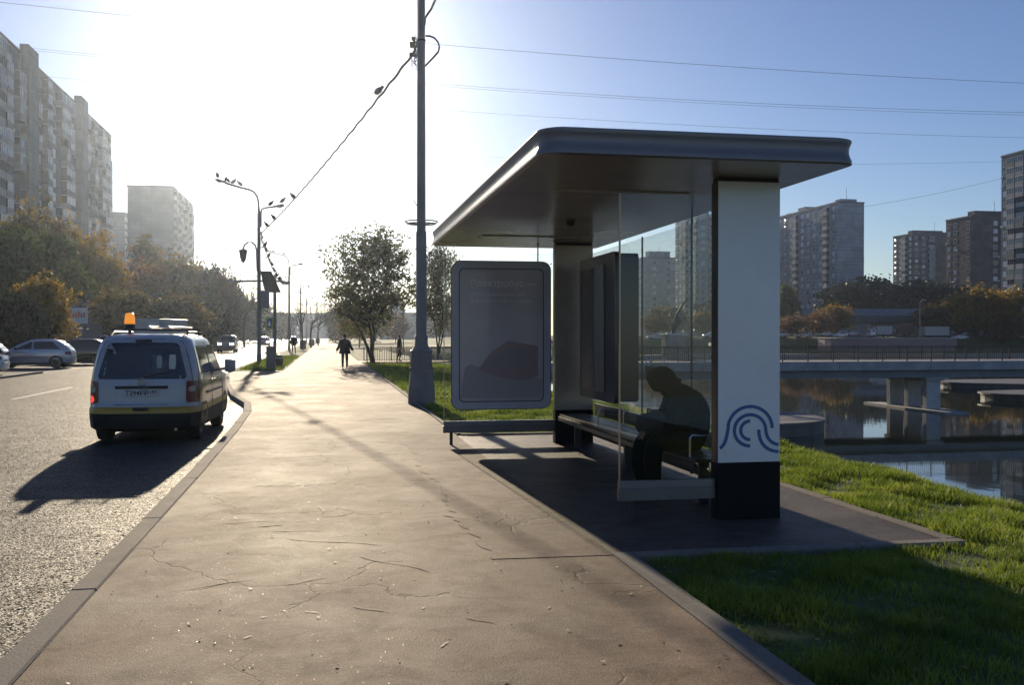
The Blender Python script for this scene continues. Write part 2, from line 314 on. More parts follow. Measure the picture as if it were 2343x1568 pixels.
# older patch in front of the shelter with ragged edge
rng_ = random.Random(4)
pl = [(1.2+rng_.uniform(-.05,.05)+.04*math.sin(y*1.9), y) for y in np.arange(15.7, 7.25, -.12)]
sheet('sidewalk_patch', [(2.155,7.22),(2.155,15.82),(1.9,15.74),(1.6,15.80),(1.4,15.72)] + pl + [(1.22,7.25)], 0.004, M_patch)
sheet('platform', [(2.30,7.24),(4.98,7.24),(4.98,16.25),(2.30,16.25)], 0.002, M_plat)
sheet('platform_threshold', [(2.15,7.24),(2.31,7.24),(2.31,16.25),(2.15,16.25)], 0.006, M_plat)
sheet('grass_strip', [(-4.2,47.9),(-2.1,48.5),(-2.1,520),(-4.35,520),(-4.35,47.9)], 0.012, M_lawn)
for y in (62.0, 51.9): pass
sheet('crosspath', [(-4.35,52.2),(-2.0,52.2),(-2.0,53.6),(-4.35,53.6)], 0.016, M_walk)
sheet('crosspath', [(-4.35,66),(-2.0,66),(-2.0,69.5),(-4.35,69.5)], 0.016, M_walk)

def kerb(name, path, wd, z0, z1, seg=1.32):
    m = MB(); prev = None; rr = random.Random(len(path)*7+3)
    pts = []
    for (a, b) in zip(path[:-1], path[1:]):
        a, b = Vector(a), Vector(b); L = (b-a).length; k = max(1, round(L/seg))
        for i in range(k):
            p = a + (b-a)*(i/k); q = a + (b-a)*((i+1)/k); d = (q-p).normalized(); nn = Vector((-d.y, d.x)); j = rr.uniform(-.004,.004); dz = rr.uniform(-.003,.003)
            p2 = p + d*.004; q2 = q - d*.004; s_ = .012
            prof = [(0,z0),(0,z1-s_+dz),(s_,z1+dz),(wd-s_,z1+dz),(wd,z1-s_+dz),(wd,z0)]
            vs_ = [(*(e + nn*(o_+j)), z) for e in (p2, q2) for (o_, z) in prof]
            m.add(vs_, [(0,1,7,6),(1,2,8,7),(2,3,9,8),(3,4,10,9),(4,5,11,10),(0,5,4,3,2,1),(6,7,8,9,10,11)])
    o = m.build(name, M_kerb); tag(o, kind='structure'); return o
le = [(x, y) for x, y in left_edge]
kerb('kerb', le, .17, -.16, .012)
kerb('kerb', [(-4.36,47.8),(-4.36,260)], .15, -.16, .02, 6)
kerb('kerb', [(-1.98,48.3),(-1.98,160)], .08, -.1, .02, 6)
kerb('kerb', [(2.30,-3),(2.30,7.235)], .15, -.16, .018, 1.0)
kerb('kerb', [(2.24,16.42),(2.24,60.4)], .08, -.16, .03, 1.0)
kerb('kerb', [(2.303,7.10),(5.09,7.10)], .137, -.16, .018, 1.0)
kerb('kerb', [(5.10,7.25),(5.10,16.40)], .12, -.16, .016, 1.0)
kerb('kerb', [(2.22,16.27),(4.97,16.27)], .12, -.16, .03, 1.0)
kerb('kerb', [(-13.2,-30),(-13.2,50)], .15, -.16, -.02, 3)

M_mark = mat('road_paint', (.62,.62,.60), .6, var=.2, vscale=12)
md = MB()
for k in range(-3, 30):
    y0 = 29.7 + k*12.0
    if y0 > 6: md.add([(-8.72,y0,-.116),(-8.58,y0,-.116),(-8.58,y0+6.6,-.116),(-8.72,y0+6.6,-.116)], [(0,1,2,3)])
o = md.build('lane_marking', M_mark); tag(o, kind='structure')

# scuffs and tar stains on the pavement
m = MB(); rq = random.Random(12)
def scuff(px, py, ln, wd, ang):
    c = G(px, py, .0045); ca, sa = math.cos(ang), math.sin(ang); k = 10; top_, bot_ = [], []
    for i in range(k+1):
        t_ = i/k-.5; w2 = wd*(1-(2*t_)**2)**.5*rq.uniform(.35,1)/2; x_ = t_*ln; b_ = .06*ln*math.sin(t_*5)
        top_.append((c.x+ca*x_-sa*(w2+b_), c.y+sa*x_+ca*(w2+b_), c.z)); bot_.append((c.x+ca*x_+sa*(w2-b_), c.y+sa*x_-ca*(w2-b_)-.0, c.z))
    m.add(top_+bot_, [(i, i+1, k+2+i, k+1+i) for i in range(k)])
for i in range(9): scuff(590+i*29, 1112-i*.8+rq.uniform(-3,3), .16, .035, .35+rq.uniform(-.2,.2))
for a_ in ((640,887,.5,.05,.1),(735,1165,.5,.03,1.5),(760,1240,.9,.03,-.6),(900,1290,.8,.025,-1.0),(560,1195,.5,.03,0),(620,1203,.25,.05,.1),(680,1215,.5,.03,-.3),(1150,1210,.9,.02,.2),(1250,1235,1.0,.02,.15),(800,1020,.8,.05,.1),(860,960,1.3,.07,.05),(700,1045,.9,.04,.1),(1010,1075,.5,.09,-.9),(1040,1130,.4,.08,-1.1),(1060,1185,.5,.07,-.9),(700,1330,.35,.02,.4),(850,1395,.3,.02,-.8),(480,1340,.6,.02,.3),(1100,1420,.25,.02,-.9)): scuff(*a_)
o = m.build('scuff_marks', mat('tar_stain', (.115,.08,.058), .75, spec=.2)); tag(o, kind='structure')
m = MB()
for i in range(12): scuff(rq.uniform(500,1350), rq.uniform(980,1500), rq.uniform(.03,.10), rq.uniform(.008,.02), rq.uniform(-1,1))
o = m.build('paint_flecks', mat('pale_fleck', (.42,.36,.30), .7)); tag(o, kind='structure')
# grass blades
M_blade = leafmat('grass_blades', (.07,.13,.014), (.32,.38,.05), .5, 1.3)
def blades(name, regions, label_):
    rs = np.random.RandomState(5); P = []; S = []
    for (x0,x1,y0,y1,den,hh,ww) in regions:
        k = int((x1-x0)*(y1-y0)*den); p = np.stack([rs.uniform(x0,x1,k), rs.uniform(y0,y1,k)], 1)
        # clumping: keep by cell noise
        q = np.sin(p[:,0]*5.1+np.sin(p[:,1]*3.3)*2)+np.sin(p[:,1]*4.3+np.sin(p[:,0]*2.9)*2)+np.sin(p[:,0]*13+p[:,1]*9)*.6
        keep = rs.uniform(-2.5,1.8,k) < q; p = p[keep]; q = q[keep]
        P.append(p); S.append(np.stack([hh*(1+.28*q[:])*rs.uniform(.55,1.35,len(p)), np.full(len(p), ww)*rs.uniform(.7,1.3,len(p))],1))
    P = np.concatenate(P); S = np.concatenate(S); k = len(P); H = np.abs(S[:,0])+.012; Wd = S[:,1]
    z = hgt(P[:,0], P[:,1]) if 'strip' not in name else np.full(k, .012)
    a = rs.uniform(0, 2*np.pi, k); b_ = rs.uniform(0, 2*np.pi, k); ln = H*rs.uniform(.15,.8,k)
    base = np.stack([P[:,0],P[:,1],z-.01],1); ax = np.stack([np.cos(a),np.sin(a),0*a],1)*Wd[:,None]/2
    tip = base + np.stack([np.cos(b_)*ln, np.sin(b_)*ln, H+.01],1)
    mid = base + np.stack([np.cos(b_)*ln*.3, np.sin(b_)*ln*.3, H*.6],1)
    V = np.stack([base-ax, base+ax, mid-ax*.8, mid+ax*.8, tip-ax*.12, tip+ax*.12], 1).reshape(-1,3)
    i0 = np.arange(k)*6; F = np.concatenate([np.stack([i0,i0+1,i0+3,i0+2],1), np.stack([i0+2,i0+3,i0+5,i0+4],1)])
    o = npmesh(name, V, F, M_blade); tag(o, label_, 'grass', kind='stuff'); return o
blades('grass', [(2.33,7.6,2.2,7.08,4200,.045,.007),(5.12,8.2,7.1,13,3600,.06,.009),(5.12,8.6,13,24,1300,.075,.014),(2.32,5.1,16.45,24,1300,.05,.014),
                 (7.6,9.5,2,14,900,.09,.013),(2.35,7.2,24,60,260,.06,.035),(2.27,2.35,2.2,7.0,2600,.035,.007),(5.07,5.16,7.1,16.4,2600,.04,.008),(2.4,5.1,7.02,7.12,2400,.035,.007)], 'rough green lawn around the bus shelter platform')
rq = np.random.RandomState(8); n_ = 1500
px_ = np.concatenate([rq.uniform(2.4,8.2,900), rq.uniform(-2.1,-1.66,300), 2.31+rq.exponential(.5,300)]); py_ = np.concatenate([2.5+rq.exponential(9,900), rq.uniform(3,24,300), rq.uniform(3,7,300)])
pz_ = np.where(px_ > 0, hgt(px_, py_)+rq.uniform(.0,.022,n_), -.112); P = np.stack([px_,py_,pz_],1); ok = ~((px_>2.2)&(px_<5.1)&(py_>7)&(py_<16.5)); P = P[ok]; n_ = len(P)
a = rq.uniform(0,6.28,n_); s = rq.uniform(.008,.018,n_); V = np.stack([P+np.stack([np.cos(a+k*1.57)*s*(1+.5*(k%2==0)), np.sin(a+k*1.57)*s, rq.uniform(0,.012,n_)],1) for k in range(4)],1).reshape(-1,3); i0 = np.arange(n_)*4
o = npmesh('fallen_leaves', V, np.stack([i0,i0+1,i0+2,i0+3],1), leafmat('dry_leaves', (.10,.05,.015), (.42,.28,.06), .3, 9)); tag(o, 'dry yellow and brown leaves lying on the lawn and in the gutter', 'fallen leaves', kind='stuff')
blades('grass_strip_blades', [(-4.15,-2.12,48.6,80,300,.07,.035)], 'green verge grass between the road and the sidewalk')
for o in COL.objects:
    if o.name == 'grass_strip_blades': o.name = 'verge_grass'
# ---------------- bus shelter ----------------
SX0, SX1, SY0, SY1, CZ, RZ = 1.67, 4.42, 7.58, 15.85, 3.12, 3.345
M_ceil = mat('ceiling_panel', (.38,.34,.315), .25, .25, var=.10, vscale=1.5)
M_fascia = mat('fascia_steel', (.20,.19,.20), .38, .25, var=.1, vscale=3, stretch=(1,1,6))
M_pwhite = mat('white_panel', (.76,.77,.80), .24, var=.07, vscale=1.1, coat=.3)
M_pblack = mat('black_plinth', (.012,.012,.013), .65, spec=.15, var=.2)
M_steelc = mat('satin_steel', (.36,.29,.24), .34, .5, var=.12, vscale=4)
M_blue = mat('logo_blue', (.02,.11,.33), .3)
sh = thing('bus_shelter', 'large grey steel and glass bus shelter with rounded canopy and white pillar', 'bus shelter', (0,0,0))
# roof: rounded rectangle rings with concave fascia
rings = []
for dz, off in [(0,.035),(.012,.0),(.04,.0),(.07,.012),(.105,.020),(.14,.020),(.175,.010),(.20,.0),(.213,.004),(.225,.04)]:
    rings.append([(x, y, CZ+dz) for x, y in rrect(SX0+off, SX1-off, SY0+off, SY1-off, .20-off*.5, 8)])
m = MB(); k = len(rings[0]); m.add([p for r_ in rings for p in r_], [(i*k+j, i*k+(j+1)%k, (i+1)*k+(j+1)%k, (i+1)*k+j) for i in range(len(rings)-1) for j in range(k)])
m.add([(x, y, CZ+.225) for x, y in rrect(SX0+.04, SX1-.04, SY0+.04, SY1-.04, .18, 8)], [tuple(range(k))])
roof = m.build('canopy', M_fascia, sh, smooth=50)
m = MB(); m.prism(rrect(SX0+.036, SX1-.036, SY0+.036, SY1-.036, .18, 8), CZ+.001, CZ+.02); m.build('ceiling', M_ceil, sh)
m = MB(); m.lathe([(.06,CZ-.0),(.06,CZ-.02),(.05,CZ-.05),(.02,CZ-.07)], 16, (3.02,12.0,0)); m.build('camera_dome', M_black, sh, smooth=40)
for yy in (9.4, 13.9):
    m = MB(); m.bbox(2.2,3.6,yy,yy+.10,CZ-.012,CZ+.004,.004); m.build('ceiling_light', mat('light_diffuser', (.5,.5,.48), .4), sh)
# pillars
def pillar(y0, ph, logo):
    x0, x1 = 3.50, 4.10
    p = MB().bbox(x0,x1,y0,y0+.16,.52,CZ-.035,.006).build('pillar', M_pwhite if logo else M_steelc, sh)
    MB().bbox(x0-.004,x1+.004,y0-.004,y0+.164,.0,.52,.006).build('plinth', M_pblack, p)
    MB().box(x0+.01,x1-.01,y0+.01,y0+.15,CZ-.035,CZ).build('top_joint', M_black, p)
    MB().box(x0-.006,x0+.0,y0+.012,y0+.148,.52,CZ-.04).build('side_strip', mat('dark_strip', (.05,.045,.045), .3, .6), p)
    for bx in (x0+.06, x1-.06):
        for bz in (.62, 2.98): MB().lathe([(.009,-.003),(.009,.001)], 8, (bx,y0,bz), 'y').build('bolt', M_metal, p)
    return p
p1 = pillar(8.42, 0, True); p2 = pillar(14.86, 0, False)
MB().box(4.06,4.098,8.582,8.60,.02,CZ-.04).build('rear_profile', M_steelc, sh)
# wave emblem on the near pillar: coordinates traced from crop, px -> metres on the face
def L(px, py): return (3.505 + (px-1880)/323*.59, .52 + (940-py)/323*.55*1.0)
def arc(cx, cy_, r, a0, a1, n=18): return [L(cx + r*math.cos(R(lerp(a0,a1,i/n))), cy_ - r*math.sin(R(lerp(a0,a1,i/n)))) for i in range(n+1)]
def bez(p0, p1_, p2_, p3, n=12):
    o_ = []
    for i in range(n+1):
        t_ = i/n; o_.append(L(*[(1-t_)**3*a + 3*(1-t_)**2*t_*b_ + 3*(1-t_)*t_*t_*c + t_**3*d for a, b_, c, d in zip(p0,p1_,p2_,p3)]))
    return o_
m = MB(); y0, y1 = 8.4155, 8.4195
m.ribbon(bez((1886,862),(1920,840),(1922,790),(1930,752),10) + arc(2046,758,118,176,0,24)[1:], .030, y0, y1)
m.ribbon(arc(2046,768,84,270,0,24) + bez((2130,768),(2134,815),(2160,842),(2198,848),10)[1:], .030, y0, y1)
m.ribbon(arc(2046,768,50,270,90,14), .030, y0, y1)
m.ribbon(bez((2092,765),(2094,840),(2130,880),(2198,886),14), .030, y0, y1)
m.build('emblem', M_blue, p1)

def screen(x0, x1, y, posts=True):
    g = MB().box(x0,x1-.01,y-.005,y+.005,.37,2.96).build('glass_pane', M_glass, sh)
    MB().box(x0-.012,x0-.001,y-.012,y+.012,.37,2.96).build('edge_profile', mat('bronze_edge', (.32,.25,.2), .3, .9), g)
    b = MB().bbox(x0-.02,x1,y-.035,y+.035,.19,.30,.004)
    b.build('bottom_rail', mat('rail_steel', (.17,.16,.165), .4, .7, var=.1), sh)
    MB().box(x0-.016,x1-.002,y-.025,y+.025,.302,.368).build('glass_clamp', mat('clamp_steel', (.20,.20,.23), .35, .7), sh)
    MB().box(x0+.08,x0+.125,y-.02,y+.02,0,.19).build('foot', M_dark, sh)
    for bz in (.45, 1.6, 2.8): MB().lathe([(.016,-.011),(.016,.011)], 10, (x1-.05,y,bz), 'y').build('bolt', M_chrome, g)
screen(2.60, 3.495, 8.50); screen(1.78, 3.495, 14.95)
# rear glass wall
for (ya, yb) in ((8.6,10.62),(10.64,12.4),(12.42,14.86)):
    MB().box(4.09,4.10,ya,yb,.22,2.96).build('rear_glass', M_glass, sh)
for yy in (10.63, 12.41): MB().box(4.085,4.105,yy-.008,yy+.008,.1,2.98).build('glazing_bar', M_dark, sh)
MB().bbox(4.075,4.12,8.6,14.86,.12,.22,.004).build('rear_rail', M_dark, sh)
for (px_) in (10.63,): MB().tube([(4.1,px_,2.95),(4.1,px_,CZ)], .012, 6).build('hanger_rod', M_dark, sh)
MB().tube([(3.25,15.0,2.8),(3.25,15.0,CZ)], .011, 6).build('hanger_rod', M_dark, sh)
# bench
bn = MB(); 
for i in range(4): bn.bbox(3.50+i*.115,3.605+i*.115,9.0,14.6,.445,.48,.006)
bn.build('bench_seat', mat('dark_timber', (.055,.035,.025), .35, var=.3, vscale=5, stretch=(6,1,6)), sh)
m = MB(); m.bbox(3.48,3.52,8.98,14.62,.38,.44,.004); m.bbox(3.90,3.94,8.98,14.62,.38,.44,.004)
m.build('bench_frame', M_dark, sh)
for yy in (9.3, 11.8, 14.3): MB().bbox(3.66,3.76,yy-.03,yy+.03,.0,.44,.005).build('bench_leg', M_dark, sh)
for yy in (10.75, 12.6, 9.25):
    MB().tube([(3.55,yy,.47),(3.55,yy,.66),(3.57,yy,.685),(3.88,yy,.685),(3.90,yy,.66),(3.90,yy,.47)], .013, 8).build('armrest', M_chrome, sh)
MB().bbox(4.13,4.17,8.6,14.86,.44,.62,.01).build('rear_kick_board', mat('pale_board', (.24,.21,.19), .5), sh)

# framed advertising panels
M_frame = mat('panel_frame', (.46,.45,.54), .4, .2, var=.06)
M_poster = mat('poster_print', (.46,.41,.45), .3, var=.06, vscale=1.2, col2=(.56,.50,.54), coat=.5)
ad = thing('advertising_panel', 'poster panel with faint bus advertisement mounted on the far glass screen', 'poster panel', (0,0,0))
ax0, ax1, ay, az0, az1 = 1.885, 3.42, 14.86, .555, 2.815
m = MB(); m.prism(rrect(ax0,ax1,az0,az1,.13), ay, ay+.06, 'xz'); m.build('frame', M_frame, ad, smooth=40)
m = MB(); m.prism(rrect(ax0+.03,ax1-.03,az0+.03,az1-.03,.11), ay+.0601, ay+.14, 'xz'); m.build('back_case', M_dark, ad)
m = MB(); m.prism(rrect(ax0+.12,ax1-.12,az0+.12,az1-.12,.07), ay-.004, ay-.0005, 'xz'); post = m.build('poster', M_poster, ad)
m = MB(); m.prism(rrect(ax0+.105,ax1-.105,az0+.105,az1-.105,.08), ay-.0004, ay-.0001, 'xz'); m.build('gasket', M_dark, ad)
m = MB(); m.prism(rrect(ax0-.012,ax1+.012,az0-.012,az1+.012,.14), ay+.010, ay+.05, 'xz'); m.build('frame_edge', M_dark, ad)
def text(body, name, x, y, z, size, m_, parent, ext=.0008, align='LEFT', rot=(R(90),0,0), bold=0):
    c = bpy.data.curves.new(name+'_c', 'FONT'); c.body = body; c.size = size; c.extrude = ext; c.align_x = align; c.offset = bold; c.materials.append(m_)
    oc = bpy.data.objects.new(name+'_c', c); COL.objects.link(oc); bpy.context.view_layer.update()
    me = bpy.data.meshes.new_from_object(oc.evaluated_get(bpy.context.evaluated_depsgraph_get())); me.name = name; bpy.data.objects.remove(oc)
    o = bpy.data.objects.new(name, me); COL.objects.link(o); o.location = (x,y,z); o.rotation_euler = rot
    if parent: o.parent = parent
    return o
M_ptxt = mat('poster_lettering', (.85,.75,.78), .4)
text('Электробус —', 'poster_heading', ax0+.28, ay-.006, 2.43, .145, M_ptxt, post, bold=.002)
text('экологичный транспорт', 'poster_text', ax0+.28, ay-.006, 2.29, .075, M_ptxt, post)
text('для современного города', 'poster_text', ax0+.28, ay-.006, 2.19, .075, M_ptxt, post)
m = MB(); m.prism([(ax0+.125,.72),(ax1-.125,.72),(ax1-.125,1.0),(ax0+.5,1.18),(ax0+.28,1.24),(ax0+.2,1.2)], ay-.0055, ay-.0042, 'xz'); m.build('printed_road', mat('print_road', (.38,.34,.36), .3), post)
m = MB(); m.prism([(ax0+.40,1.16),(ax0+.78,1.02),(ax1-.38,.99),(ax1-.2,1.05),(ax1-.2,1.52),(ax0+.86,1.60),(ax0+.60,1.42)], ay-.0075, ay-.0058, 'xz'); m.build('printed_bus', mat('print_red', (.36,.25,.26), .3), post)
m = MB(); m.prism([(ax0+.86,1.18),(ax1-.40,1.16),(ax1-.40,1.46),(ax0+.86,1.52)], ay-.0092, ay-.0078, 'xz'); m.prism([(ax0+.46,1.22),(ax0+.80,1.14),(ax0+.80,1.44),(ax0+.62,1.36)], ay-.0092, ay-.0078, 'xz'); m.build('printed_windows', mat('print_dark', (.27,.25,.28), .3), post)

cab = thing('display_cabinet', 'tall dark cabinet with fluted face hanging above the bench at the rear wall', 'display cabinet', (0,0,0))
cx0, cx1, cy0, cy1, cz0, cz1 = 3.72, 4.05, 12.42, 14.2, .80, 2.77
m = MB(); m.prism(rrect(cy0,cy1,cz0,cz1,.07), cx0+.08, cx1, 'yz'); m.build('case', mat('cabinet_shell', (.075,.065,.065), .35, .4), cab, smooth=40)
m = MB(); m.prism(rrect(cy0-.02,cy1+.02,cz0-.02,cz1+.02,.08), cx0, cx0+.079, 'yz'); m.build('frame', mat('cabinet_frame', (.11,.10,.10), .3, .6), cab, smooth=40)
m = MB()
for i in range(4): m.tube([(cx0-.006,12.93+i*.11,cz0+.10),(cx0-.006,12.93+i*.11,cz1-.12)], .035, 10)
m.build('fluted_trim', mat('dull_metal', (.16,.15,.15), .35, .8), cab, smooth=60)
m = MB(); m.prism(rrect(cy0+.9,cy1-.1,cz0+.12,cz1-.14,.05), cx0-.005, cx0-.001, 'yz'); m.build('display', mat('dark_print', (.07,.05,.05), .25), cab)

# ---------------- seated person ----------------
def skin(name, verts, edges, radii, mat_, parent=None, sub=2, root=0):
    me = bpy.data.meshes.new(name); me.from_pydata(verts, edges, []); me.materials.append(mat_)
    o = bpy.data.objects.new(name, me); COL.objects.link(o)
    md_ = o.modifiers.new('skin', 'SKIN'); md_.use_smooth_shade = True
    for i, r_ in enumerate(radii): me.skin_vertices[0].data[i].radius = r_ if isinstance(r_, tuple) else (r_, r_); me.skin_vertices[0].data[i].use_root = (i == root)
    s_ = o.modifiers.new('sub', 'SUBSURF'); s_.levels = sub; s_.render_levels = sub
    if parent: o.parent = parent
    return o
M_coat = mat('dark_coat', (.009,.009,.009), .95, spec=.08, var=.3, bump=.4, bscale=9)
M_coat2 = mat('dark_trousers', (.014,.015,.02), .9, spec=.08, var=.3, bump=.3, bscale=12)
M_skin = mat('skin', (.35,.2,.14), .55)
M_hood = mat('hood_cloth', (.010,.009,.008), .95, spec=.08, var=.3, bump=.4, bscale=12)
M_shoe = mat('shoe_leather', (.012,.012,.012), .5)
def solid(name, vf, m_, parent, sub=2):
    o = vf.build(name, m_, parent, smooth=True); s_ = o.modifiers.new('sub', 'SUBSURF'); s_.levels = sub; s_.render_levels = sub; return o
def hand(parent, wrist, fwd, side, thumb, curl=.5, m_=None, s=1.0):
    wrist = Vector(wrist); fwd = Vector(fwd).normalized(); side = Vector(side).normalized(); up = fwd.cross(side).normalized()
    V_ = [wrist, wrist+fwd*.035*s, wrist+fwd*.075*s]; E_ = [(0,1),(1,2)]; r_ = [(.022*s,.014*s),(.032*s,.013*s),(.036*s,.012*s)]
    for k_, (off, ln) in enumerate(((-.030,.062),(-.010,.072),(.010,.068),(.030,.052))):
        b0 = wrist + fwd*.085*s + side*off*s; d = fwd.copy(); i0 = len(V_); V_.append(b0); E_.append((2,i0)); r_.append((.009*s,.009*s)); p = b0
        for q_ in range(3):
            d = (d*math.cos(curl*.8) - up*math.sin(curl*.8)).normalized(); p = p + d*ln*s*(.42,.32,.26)[q_]; V_.append(p); E_.append((len(V_)-2, len(V_)-1)); r_.append(((.0085-.001*q_)*s,)*2)
    i0 = len(V_); t0 = wrist + fwd*.03*s + side*thumb*.035*s; V_ += [t0, t0+(fwd*.6+side*thumb*.8)*.035*s, t0+(fwd*.9+side*thumb*.5-up*.3)*.065*s]; E_ += [(1,i0),(i0,i0+1),(i0+1,i0+2)]; r_ += [(.011*s,)*2,(.010*s,)*2,(.008*s,)*2]
    return skin('hand', V_, E_, r_, m_ or M_skin, parent, 1)

sp = thing('person', 'person in dark hooded coat sitting bent forward on the shelter bench', 'person', (0,0,0))
PY = 9.95
def S(x, y, z): return (x+.14+.04*max(0,z-.7), PY+y, z-.10*max(0,z-.6))
# body: pelvis, spine leaning toward -X, neck, arms, legs
bv = [S(3.74,0,.60), S(3.72,0,.78), S(3.65,0,.96), S(3.55,0,1.10), S(3.46,0,1.17), S(3.38,-.01,1.22),          # 0-5 spine to neck/head base
      S(3.55,-.19,1.08), S(3.52,-.27,.88), S(3.36,-.20,.72), S(3.20,-.09,.70),                                  # 6-9 near arm
      S(3.55,.19,1.08), S(3.52,.27,.88), S(3.36,.20,.72), S(3.20,.09,.70),                                      # 10-13 far arm
      S(3.66,-.12,.57), S(3.40,-.15,.58), S(3.22,-.16,.56), S(3.20,-.16,.30), S(3.23,-.16,.11),                 # 14-18 near leg
      S(3.66,.12,.57), S(3.40,.14,.58), S(3.20,.15,.56), S(3.16,.15,.30), S(3.20,.15,.11)]
be = [(0,1),(1,2),(2,3),(3,4),(4,5),(3,6),(6,7),(7,8),(8,9),(3,10),(10,11),(11,12),(12,13),(0,14),(14,15),(15,16),(16,17),(17,18),(0,19),(19,20),(20,21),(21,22),(22,23)]
br = [(.19,.21),(.20,.22),(.20,.23),(.185,.20),(.12,.12),(.08,.08),(.11,.11),(.10,.10),(.085,.085),(.06,.06),(.11,.11),(.10,.10),(.085,.085),(.06,.06),
      (.14,.14),(.135,.135),(.12,.12),(.095,.10),(.07,.07),(.14,.14),(.135,.135),(.12,.12),(.095,.10),(.07,.07)]
skin('body', bv, be, br, M_coat, sp)
hd = Vector(S(3.33,-.02,1.24))
def ellip(c, r, n=14, rings=9, squash=None, rot=None):
    m_ = MB(); vs = []; 
    for i in range(rings+1):
        ph = math.pi*i/rings
        for j in range(n):
            a = 2*math.pi*j/n; v = Vector((math.sin(ph)*math.cos(a)*r[0], math.sin(ph)*math.sin(a)*r[1], math.cos(ph)*r[2]))
            if squash: v = squash(v)
            if rot: v = rot @ v
            vs.append(Vector(c)+v)
    m_.add(vs, [(i*n+j, i*n+(j+1)%n, (i+1)*n+(j+1)%n, (i+1)*n+j) for i in range(rings) for j in range(n)]); return m_
def head(parent, c, yaw, tilt, m_skin, r=(.078,.098,.118)):
    """front of the face is local -Y"""
    rot = Matrix.Rotation(yaw, 3, 'Z') @ Matrix.Rotation(tilt, 3, 'X')
    def sq(v):
        if v.z < -.02: v = Vector((v.x*(1+ (v.z+.02)*2.6), v.y*(1+(v.z+.02)*1.4) - .012, v.z))
        return v
    h = ellip(c, r, 16, 12, sq, rot).build('head', m_skin, parent, smooth=True)
    P_ = lambda x, y, z: Vector(c) + rot @ Vector((x,y,z))
    m_ = MB(); a_ = [P_(-.014,-.094,-.03), P_(.014,-.094,-.03), P_(0,-.125,-.028), P_(0,-.098,.02)]; m_.add(a_, [(0,1,2),(0,2,3),(1,3,2)]); m_.build('nose', m_skin, h, smooth=True)
    for s_ in (-1,1):
        ellip(P_(.033*s_,-.083,.008), (.013,.010,.008), 8, 6).build('eye', M_white, h, smooth=True)
        ellip(P_(.078*s_,.005,-.005), (.010,.020,.032), 8, 6).build('ear', m_skin, h, smooth=True)
    ellip(P_(0,-.090,-.055), (.026,.010,.007), 8, 6).build('mouth', mat('lips', (.28,.10,.09), .5), h, smooth=True)
    return h
head(sp, hd, R(-90), R(32), M_skin, (.075,.09,.11))
# hood: shell open toward the face
rot = Matrix.Rotation(R(-90),3,'Z') @ Matrix.Rotation(R(32),3,'X')
def hoodshape(v):
    if v.y < -.095: v = Vector((v.x*1.02, -.095+(v.y+.095)*.2, v.z))
    if v.z < -.05: v = Vector((v.x*1.1, v.y+.05, v.z*1.15))
    return v
ellip(hd + Vector((-.010,0,.012)), (.135,.18,.165), 18, 12, hoodshape, rot).build('hood', M_hood, sp, smooth=True)
for s_, yy in ((-1,-.16),(1,.15)):
    m = MB(); x_ = 3.24 if s_ < 0 else 3.21
    for a_, wd_, h_ in ((0.06,.035,.06),):
        m.add([S(x_+.07,yy-.045,.0),S(x_+.07,yy+.045,.0),S(x_-.06,yy+.05,.0),S(x_-.18,yy+.04,.0),S(x_-.18,yy-.04,.0),S(x_-.06,yy-.05,.0),
               S(x_+.06,yy-.035,.10),S(x_+.06,yy+.035,.10),S(x_-.05,yy+.035,.09),S(x_-.17,yy+.03,.045),S(x_-.17,yy-.03,.045),S(x_-.05,yy-.035,.09)],
              [(0,5,4,3,2,1),(6,7,8,11),(11,8,9,10),(0,1,7,6),(1,2,8,7),(2,3,9,8),(3,4,10,9),(4,5,11,10),(5,0,6,11)])
    solid('shoe', m, M_shoe, sp, 2)
hand(sp, S(3.19,-.09,.70), (-.5,.5,-.5), (0,.2,1), 1, .7); hand(sp, S(3.19,.09,.70), (-.5,-.5,-.5), (0,.2,1), -1, .7)
bg_ = thing('bag', 'dark soft bag resting on the lap of the seated person', 'bag', (0,0,0))
o = ellip(S(3.26,-.02,.76), (.17,.23,.14), 16, 10, lambda v: Vector((v.x*(1+.15*math.sin(v.y*22)), v.y, v.z*(1+.12*math.sin(v.x*30))))).build('bag_body', mat('bag_fabric', (.03,.024,.024), .8, var=.3, bump=.5, bscale=10), bg_, smooth=True)
MB().tube([S(3.26,-.14,.84),S(3.22,-.08,.92),S(3.2,.0,.94),S(3.22,.08,.92),S(3.26,.14,.84)], .012, 6).build('handle', M_dark, bg_)

